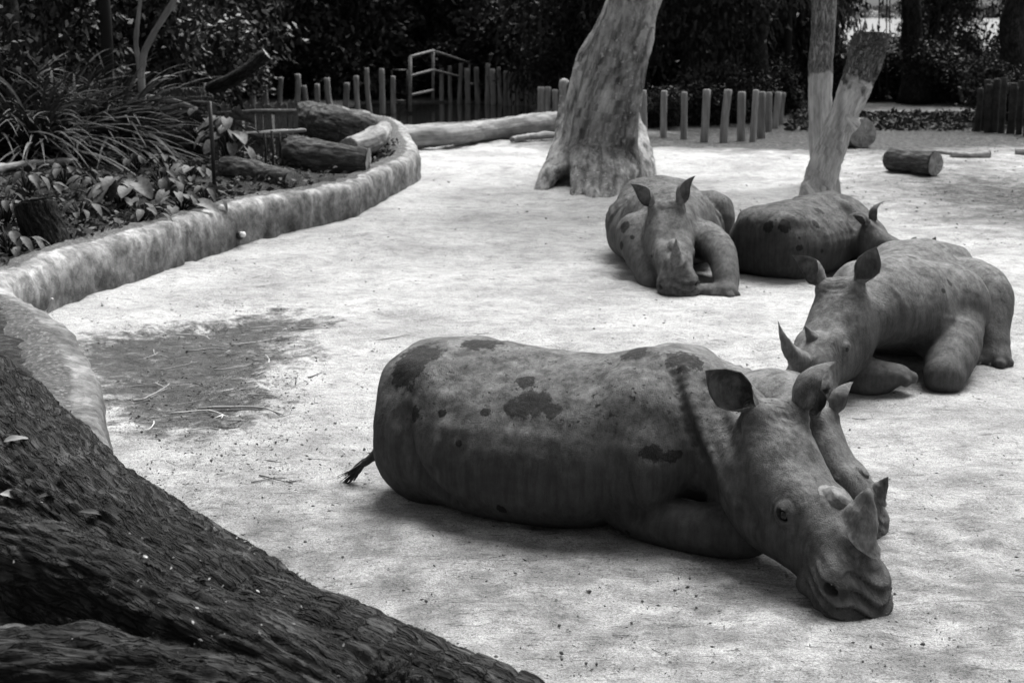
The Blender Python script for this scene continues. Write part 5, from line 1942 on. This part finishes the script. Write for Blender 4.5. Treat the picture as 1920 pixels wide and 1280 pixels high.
    dust_toplight_v = np.clip((nn[:, 2] - .05) / .8, 0, 1) * np.clip((V[:, 2] - .2) / .4, 0, 1) * .85 * dust  # settled dusting and painted top light, both by upward normal
    dust_toplight_v = np.where(ishead, np.maximum(dust_toplight_v, .5 * dust * np.clip(hl[:, 2] * 4 + .9, 0, 1)), dust_toplight_v)
    # ears join the same skin
    allV, allF = [V], [Fc]
    nv = len(V)
    for s, (d, o) in zip((1, -1), ears):
        b = hd(-.015, s * .135, .10)
        ev, ef = make_ear(b, M @ np.array(d, float), M @ np.array(o, float), .31 * HL, .086 * HL)
        allV.append(ev)
        allF.append(ef + nv)
        nv += len(ev)
    V = np.concatenate(allV) * sc
    Fc = np.concatenate(allF)
    pad = nv - len(spot)
    root = empty('rhinoceros', loc, yaw, label, 'rhinoceros', group)
    me = mesh_from('body', V, Fc)
    for nme, arr in (('spot', spot), ('speck', speckv), ('dust', dust_toplight_v), ('crease', crease)):  # 'dust' holds the dusting and the painted top light together
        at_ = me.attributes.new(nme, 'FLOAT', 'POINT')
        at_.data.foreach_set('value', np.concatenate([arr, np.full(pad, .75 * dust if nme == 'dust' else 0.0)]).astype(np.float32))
    at_ = me.attributes.new('head', 'FLOAT_VECTOR', 'POINT')
    hv_ = np.full((nv, 3), -5.0)
    hv_[:len(hl)] = hl
    at_.data.foreach_set('vector', hv_.astype(np.float32).ravel())
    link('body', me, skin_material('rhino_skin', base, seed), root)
    for c, s in eyes:
        mb = MB()
        n, mth = 8, 12
        vv = [c + .021 * HL * eye_scale * np.array([math.sin(a) * math.cos(b), math.sin(a) * math.sin(b), math.cos(a)]) for a in np.linspace(.02, math.pi - .02, n) for b in np.linspace(0, 2 * math.pi, mth, endpoint=False)]
        mb.add(np.array(vv) * sc, [(i * mth + j, (i + 1) * mth + j, (i + 1) * mth + (j + 1) % mth, i * mth + (j + 1) % mth) for i in range(n - 1) for j in range(mth)])
        mb.build('eye', MAT_EYE, root)
    for hn in horns:
        mb = make_horn(M, hd(hn['u'], 0, hn.get('w', .085)), hn['h'] * HL, hn['r'] * HL, hn.get('lean', .2), hn.get('flat', .85), hn.get('curve', 0), hn.get('cut', 0), seed, hn.get('power', .8))
        mb.v = [x * sc for x in mb.v]
        mb.build('horn', MAT_STUB if hn.get('pale') else MAT_HORN, root, label=hn.get('label'))
    for c, Mf in nails:
        mb = MB()
        n, mth = 7, 10
        vv = [c + Mf @ (np.array([.018, .042, .038]) * np.array([math.sin(a) * math.cos(b), math.sin(a) * math.sin(b), math.cos(a)])) for a in np.linspace(.05, math.pi - .05, n) for b in np.linspace(0, 2 * math.pi, mth, endpoint=False)]
        mb.add(np.array(vv) * sc, [(i * mth + j, (i + 1) * mth + j, (i + 1) * mth + (j + 1) % mth, i * mth + (j + 1) % mth) for i in range(n - 1) for j in range(mth)])
        mb.build('toenail', MAT_NAIL, root)
    if tail:
        mb = MB()
        r2 = np.random.default_rng(seed)
        e = np.array(tail[-1])
        d = nrm(e - np.array(tail[-2]))
        for i in range(46):
            st = np.array(tail[-1]) - d * r2.uniform(0, .07) + r2.normal(0, .006, 3)
            q = d * r2.uniform(.10, .20) + r2.normal(0, .022, 3) + np.array([0, 0, -.02])
            mb.tube(np.array([st, st + q * .5 + r2.normal(0, .008, 3), st + q]) * sc, [.005, .004, .001], 4)
        mb.build('tail_tuft', MAT_HAIR, root)
    return root
# ------------------------------------------------------------------ the rhinoceroses
def rhino_front():
    return rhino('large dark rhinoceros lying side-on in the foreground with its chin on the sand', (.24, 8.00, 0), R(-24), 1.0,
          poll=(1.34, 7.12, .68), hfwd=(.33, -.78, -.47), hup=(.42, -.44, .78), head_len=1.09,
          trunk=[(-.98, .48, .34, .05, .42), (-.97, .68, .14, .34, .41), (-.93, .82, .04, .49, .40), (-.82, .875, .0, .57, .38),
                 (-.62, .885, -.04, .635, .36), (-.38, .885, -.05, .70, .33), (-.12, .865, -.06, .74, .31), (.14, .865, -.06, .74, .31),
                 (.40, .88, -.04, .69, .34), (.60, .915, .06, .60, .40), (.80, .90, .15, .50, .47), (.98, .83, .22, .40, .50),
                 (1.12, .72, .30, .27, .51), (1.20, .58, .42, .05, .50)],
          throat=(.24, .18, .10), neck_r=(.31, .25, .20, .165), arm_z=.43, head_k=.02, eye_scale=1.3,
          legs=[dict(p=[(.68, -.40, .46), (.70, -.46, .34), (.64, -.44, .22)], r=[.20, .175, .13], k=.06),
                dict(p=[(.60, -.42, .15), (.85, -.47, .12), (1.12, -.50, .12), (1.32, -.46, .11)], r=[.13, .125, .125, .11], k=.015),
                dict(p=[(.68, .40, .40), (.68, .55, .17), (1.05, .60, .10), (1.4, .5, .08)], r=[.20, .17, .125, .10], k=.03)],
          seed=1, voxel=.012, tail=[(-.93, -.12, .50), (-1.0, -.18, .34), (-1.05, -.22, .20), (-1.16, -.26, .10)],
          ears=[((-.50, .43, .76), (.15, .9, .25)), ((-.60, -.75, .15), (.2, -.80, .55))],
          horns=[dict(u=.75, h=.19, r=.115, lean=-.1, flat=.6, curve=.35, power=.62), dict(u=.56, h=.045, r=.075, pale=True, cut=.6, label='worn pale stub of the rear horn')],
          folds=[dict(px=[(1283, 690), (1300, 760), (1335, 850), (1385, 950)], r=.024, k=.03),
                 dict(px=[(1262, 700), (1280, 765), (1315, 855), (1365, 955)], r=.018, k=.03, op='cut'),
                 dict(px=[(760, 770), (758, 810), (770, 860), (800, 905), (850, 945)], r=.04, k=.04, op='cut'),
                 dict(px=[(1378, 800), (1385, 860), (1392, 920), (1412, 975)], r=.028, k=.05, op='cut'),
                 dict(px=[(1158, 870), (1166, 910), (1178, 945), (1192, 968)], r=.034, k=.05, op='cut'),
                 dict(px=[(1330, 720), (1355, 790), (1372, 850)], r=.016, k=.06, op='cut')],
          spots=[((1000, 755), .10), ((965, 765), .06), ((1035, 770), .05), ((985, 715), .05), ((790, 665), .13), ((765, 690), .12), ((775, 775), .05), ((905, 642), .12),
                 ((1190, 660), .08), ((1280, 675), .1), ((1225, 848), (.07, .07, .04)), ((1255, 855), (.07, .07, .035)), ((860, 830), .025), ((910, 772), .025), ((830, 775), .03), ((940, 955), .03), ((1175, 1000), .02)])



def rhino_facing():
    return rhino('rhinoceros lying head-on towards the viewer, chin on the sand, nearest the thick tree', (1.76, 16.35, 0), R(-92), .97,
          poll=(1.63, 14.92, .69), hfwd=(.04, -.79, -.48), hup=(-.06, -.58, .78), head_len=1.12,
          legs=[dict(w=[(1320, 450, 15.2), (1348, 470, 14.75), (1360, 505, 14.45), (1362, 538, 14.25)], r=[.21, .16, .125, .115], k=.03),
                dict(w=[(1195, 440, 15.3), (1210, 490, 14.9), (1222, 530, 14.55)], r=[.24, .17, .13], k=.04),
                dict(p=[(-.70, .42, .42), (-.30, .66, .52), (-.22, .72, .14)], r=[.26, .19, .13], k=.03)],
          feet=[dict(w=(1362, 545, 14.15), f=(.1, -1, 0)), dict(w=(1326, 546, 14.2), f=(.9, -.3, 0))],
          seed=2, voxel=.017,
          ears=[((-.55, .40, .75), (.45, .75, .35)), ((-.50, -.55, .70), (.45, -.75, .35))],
          horns=[dict(u=.75, h=.22, r=.08, lean=0, flat=.75, curve=.2, power=.8, pale=True), dict(u=.56, h=.05, r=.07, pale=True, cut=.6, label='worn pale stub of the rear horn')],  # front horn takes the pale material to paint in the light on it
          spots=[((1172, 425), .07), ((1165, 460), .05), ((1185, 445), .03)], speck=.8, base=.085, dust=1.5)


def rhino_right():
    return rhino('rhinoceros with a tall sharp front horn lying at the right edge, forelegs folded', (3.28, 11.70, 0), R(-116), .95,
          poll=(2.52, 10.60, .68), hfwd=(-.43, -.66, -.46), hup=(-.40, -.24, .82), head_len=1.12, throat=False, neck_r=(.30, .25, .22, .19),
          trunk=[(-1.15, .46, .36, .05, .42), (-1.12, .62, .20, .27, .41), (-1.05, .77, .08, .42, .40), (-.92, .865, .0, .51, .38),
                 (-.70, .895, -.04, .58, .36), (-.42, .87, -.05, .625, .33), (-.15, .85, -.06, .655, .33), (.12, .85, -.02, .63, .34),
                 (.40, .865, .05, .57, .40), (.64, .90, .13, .50, .46), (.84, .89, .20, .43, .50), (1.02, .82, .27, .35, .53),
                 (1.15, .72, .33, .25, .53), (1.22, .60, .42, .05, .52)],
          legs=[dict(w=[(1790, 560, 11.5), (1790, 640, 10.95), (1770, 704, 10.5)], r=[.22, .20, .16], k=.03),
                dict(w=[(1575, 690, 10.6), (1625, 707, 10.45), (1660, 708, 10.42)], r=[.16, .135, .105], k=.03),
                dict(w=[(1815, 540, 12.0), (1848, 562, 11.75), (1852, 625, 11.5), (1862, 660, 11.35)], r=[.26, .22, .155, .125], k=.025)],
          feet=[dict(w=(1868, 668, 11.28), f=(-.1, -1, 0)), dict(w=(1830, 668, 11.35), f=(-.3, -1, .2)), dict(w=(1676, 703, 10.36), f=(1, -.15, .15))],
          seed=3, voxel=.014,
          ears=[((-.45, .65, .65), (.35, .35, .85)), ((-.50, -.62, .60), (.35, -.6, .7))],
          horns=[dict(u=.79, h=.38, r=.078, lean=.60, flat=.85, curve=.5, power=.85), dict(u=.56, h=.14, r=.045, lean=.15, power=.9)],
          spots=[((1780, 530), .035), ((1770, 545), .025), ((1710, 480), .05)], speck=.35, base=.078, dust=1.35, extra=[((1770, 570, 11.35), (.36, .36, .33), .12, 'w'), ((1700, 560, 11.3), (.3, .3, .3), .15, 'w')])


def rhino_far():
    return rhino('rhinoceros resting behind the others below the leaning sawn trunk, facing away', (3.14, 15.55, 0), R(50), .86,
          trunk=[(-.98, .48, .34, .05, .42), (-.965, .62, .18, .26, .41), (-.92, .74, .07, .42, .40), (-.81, .83, .0, .53, .38), (-.58, .885, -.04, .63, .36), (-.12, .90, -.06, .70, .33), (.25, .90, -.05, .66, .34), (.48, .88, -.02, .56, .38), (.68, .80, .05, .43, .40), (.84, .66, .15, .27, .42), (.90, .5, .3, .05, .42)],
          poll=(3.86, 15.3, .46), hfwd=(.75, -.36, -.32), hup=(.35, -.1, .9), head_len=1.0, neck_mid=(1.05, -.32, .50),
          legs=[dict(p=[(.68, -.40, .40), (.70, -.52, .19), (1.12, -.54, .13)], r=[.20, .17, .13], k=.03)],
          seed=4, voxel=.017,
          ears=[((-.1, .25, 1.0), (1, .3, .0)), ((-.8, -.55, .2), (.2, -.3, -1.0))],
          horns=[dict(u=.75, h=.2, r=.09, flat=.8), dict(u=.55, h=.1, r=.06)],
          spots=[((1470, 425), .09), ((1440, 425), .07), ((1530, 420), .06), ((1500, 445), .03), ((1500, 465), .04), ((1535, 395), .07), ((1540, 470), .03)], speck=1.3, base=.042, dust=.8, throat=False)


def rhino_calf():
    return rhino('smaller rhinoceros half hidden behind the neck and head of the foreground one', (1.36, 8.80, 0), R(-60), .70,
          poll=(1.73, 7.74, .52), hfwd=(.42, -.55, -.62), hup=(.50, -.35, .70), head_len=1.0,
          legs=[dict(p=[(.68, -.40, .40), (.70, -.52, .19), (1.2, -.4, .1)], r=[.20, .17, .13], k=.03),
                dict(p=[(.68, .40, .40), (.70, .52, .19), (1.2, .4, .1)], r=[.20, .17, .13], k=.03)],
          seed=5, voxel=.014,
          ears=[((-.55, .35, .75), (.3, .9, .2)), ((-.55, -.45, .70), (.4, -.8, .3))],
          horns=[dict(u=.75, h=.17, r=.085, flat=.75, lean=-.1, curve=.2), dict(u=.55, h=.03, r=.06, cut=.6)],
          speck=.3, base=.085, dust=1.3)


rhino_front()
rhino_facing()
rhino_right()
rhino_far()
rhino_calf()
